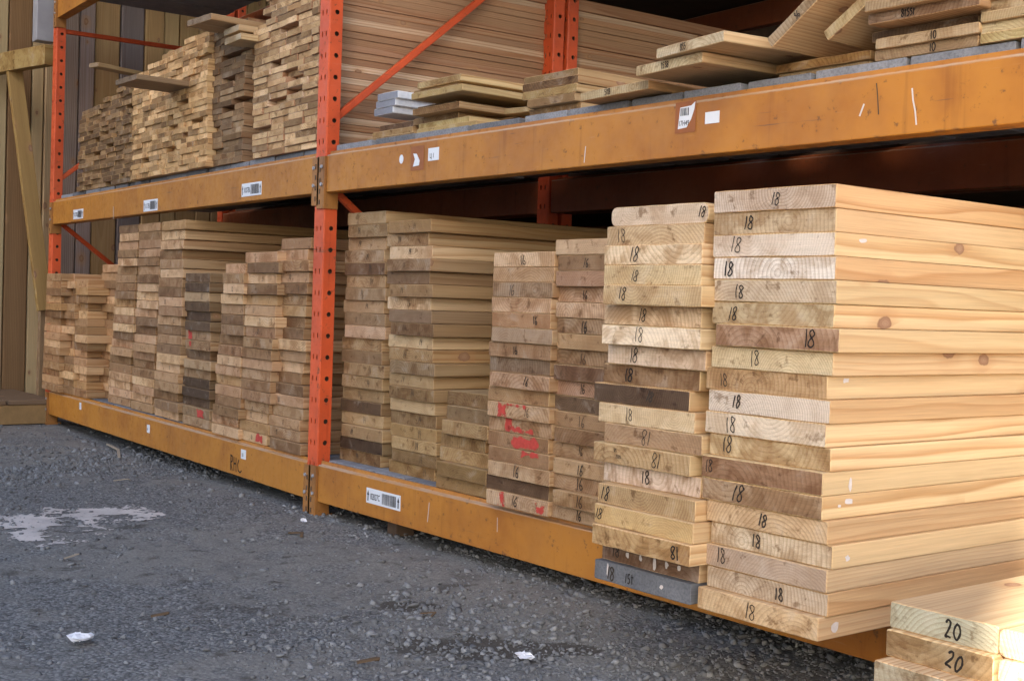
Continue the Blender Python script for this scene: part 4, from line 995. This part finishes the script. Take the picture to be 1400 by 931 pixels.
# ------------------------------------------------------------------ yard litter
def crumple(name, px, py, size, mat, label, cat, flat=.5, seed=0, X=None):
    p = atZ(px, py, .0) if X is None else atX(px, py, X)
    r = random.Random(seed); m = MB(); n, k = 10, 6; vs = []
    for i in range(k+1):
        for j in range(n):
            th = math.pi*i/k; ph = 2*math.pi*j/n; q_ = size*r.choice((.35, .6, .9, 1.15))*r.uniform(.8, 1.1)
            vs.append((p.x+q_*math.sin(th)*math.cos(ph), p.y+q_*math.sin(th)*math.sin(ph)*.8, max(.001, size*flat*.45+q_*flat*math.cos(th))))
    fs = [(i*n+j, i*n+(j+1) % n, (i+1)*n+(j+1) % n, (i+1)*n+j) for i in range(k) for j in range(n)]
    m.add(vs, fs); o = m.build(name, mat); tag(o, label, cat)
crumple('paper_scrap', 110, 876, .034, M_PAPER, 'Crumpled white paper scrap lying alone on the open gravel', 'litter', .38, 2)
crumple('paper_scrap', 717, 899, .027, M_PAPER, 'Torn white paper scrap on the gravel beside the dark damp patch', 'litter', .4, 5)
crumple('paper_scrap', 414, 716, .020, M_PAPER, 'Small white scrap on the gravel at the foot of the central post', 'litter', .6, 9)
crumple('plastic_bag', 41, 541, .085, M_PAPER, 'Crumpled white plastic bag lying at the foot of the end wall', 'bag', 1.3, 12)
bag = bpy.data.objects['plastic_bag']; bag.location.z += .136
def splinter(px0, py0, px1, py1, wd, label, mat=None):
    a, b = atZ(px0, py0, .006), atZ(px1, py1, .006); m = MB(); mid = (a+b)/2+Vector((.01, .02, .006))
    m.bar(a, mid, wd, wd*.5); m.bar(mid, b, wd, wd*.5); o = m.build('wood_splinter', mat or M_CHIP); tag(o, label, 'splinter')
M_BARK = plain('brown_bark', (.12, .08, .05), .9, .2, .4)
M_CHIP = plain('pale_wood_chip', (.36, .30, .23), .8, .2, .2)
splinter(147, 607, 163, 626, .012, 'Thin pale wood splinter lying on the gravel before the long lower beam')
splinter(88, 763, 103, 757, .006, 'Short wood sliver lying on the open gravel')
splinter(206, 842, 226, 840, .009, 'Brown wood chip lying on the gravel near the crumpled paper', M_BARK)
for i, (a, b, c, d, w_, l) in enumerate(((155, 657, 178, 656, .009, 'Faint straight wood sliver on the gravel beyond the plaster spill'), (395, 728, 412, 733, .014, 'Brown bark chip on the gravel just before the foot of the central post'),
        (488, 905, 515, 902, .014, 'Brown bark chip on the gravel at the bottom, between the paper scraps'), (575, 838, 590, 842, .008, 'Tiny wood chip on the gravel above the damp patch'))):
    splinter(a, b, c, d, w_*.7, l, M_BARK if 'bark' in l or 'Tiny' in l else None)
def spill():
    z = .0; a = [atZ(px, py, 0) for px, py in ((-60, 672), (245, 672), (245, 730), (-60, 730))]
    x0, x1 = min(p.x for p in a), max(p.x for p in a); y0, y1 = min(p.y for p in a), max(p.y for p in a)
    xs = np.arange(x0, x1, .006); ys = np.arange(y0, y1, .006); X, Y = np.meshgrid(xs, ys)
    # position in picture-free yard coordinates: along the spill and across it
    c0 = atZ(20, 704, 0); c1 = atZ(205, 704, 0); d = (c1-c0); L = d.length; d.normalize(); n = Vector((-d.y, d.x, 0))
    s = (X-c0.x)*d.x+(Y-c0.y)*d.y; t = (X-c0.x)*n.x+(Y-c0.y)*n.y
    f = fbm(X, Y, 4.2, 5, 5)+.35*fbm(X, Y, 14, 8, 3)+.22*(rng.random(X.shape)-.5)*(fbm(X, Y, 9, 31, 3)>.42)
    half = .24*np.clip(1-(np.abs(s-L*.42)/(L*.72))**2.2, 0, 1)
    mask = (1-(np.abs(t)/np.maximum(half, .001))**2)*.62 + (f-.705)*8.0
    mask = np.where(half > .01, mask, -1)
    keep = mask > 0
    hz = gheight(X, Y)+.0012+np.clip(mask, 0, .4)*.003
    vid = -np.ones(X.shape, int); m = MB(); vs = []
    quad = keep[:-1, :-1] & keep[1:, :-1] & keep[:-1, 1:] & keep[1:, 1:]
    use = np.zeros(X.shape, bool)
    use[:-1, :-1] |= quad; use[1:, :-1] |= quad; use[:-1, 1:] |= quad; use[1:, 1:] |= quad
    vid[use] = np.arange(use.sum())
    vs = np.stack([X[use]+rng.uniform(-.002, .002, use.sum()), Y[use]+rng.uniform(-.002, .002, use.sum()), hz[use]], -1)
    fs = [(vid[i, j], vid[i, j+1], vid[i+1, j+1], vid[i+1, j]) for i, j in zip(*np.nonzero(quad))]
    m.add([tuple(v) for v in vs], [tuple(int(k) for k in f_) for f_ in fs])
    g = NT('dried_plaster'); ob = g.n('TexCoord').outputs['Object']; nn = g.noise(ob, 40.0, 5.0, .7); n2 = g.noise(ob, 6.0, 4.0)
    c = g.mix(g.ramp(n2, .4, .7), (.58, .53, .50, 1), (.44, .41, .39, 1)); c = g.mix(g.ramp(nn, .58, .72, 0, .8), c, (.16, .15, .145, 1)); g.bump(nn, .5, .004)
    o = m.build('plaster_spill', g.out(c, .85, .2), smooth=True); tag(o, 'Pale dried plaster spill spread in patches over the gravel', 'spill')
spill()
strokes([[(-.045, .03), (-.045, -.03)], [(-.05, .03), (-.03, .026), (-.028, .008), (-.046, .002), (-.028, -.03)], [(-.015, .026), (-.012, -.028)], [(.006, .026), (.008, -.028)], [(-.013, 0), (.007, .002)], [(.034, .02), (.022, 0), (.03, -.022), (.048, -.028), (.062, -.018)]], LB, 322, 634, beams['lower', 'L'], .006)
# blocks under the lower beam
for i, (px, py, wd) in enumerate(((527, 735, .08), (640, 640, .07))):
    p = atZ(px, py, .0) if i == 0 else RB.P(1.6, .5, 0); m = MB(); m.box((p.x-wd/2, p.y+.03, -.015), (p.x+wd*.2, p.y+.10, .05)); o = m.build('timber_block', M_DARK, bevel=.004)
    tag(o, 'Squared timber block on the gravel beneath the lower beam' if i == 0 else 'Timber block hidden deep beneath the lower shelf', 'block')

for o in C.objects:
    l = o.get('label')
    if l and not 4 <= len(l.split()) <= 16: print('LABEL', len(l.split()), l)
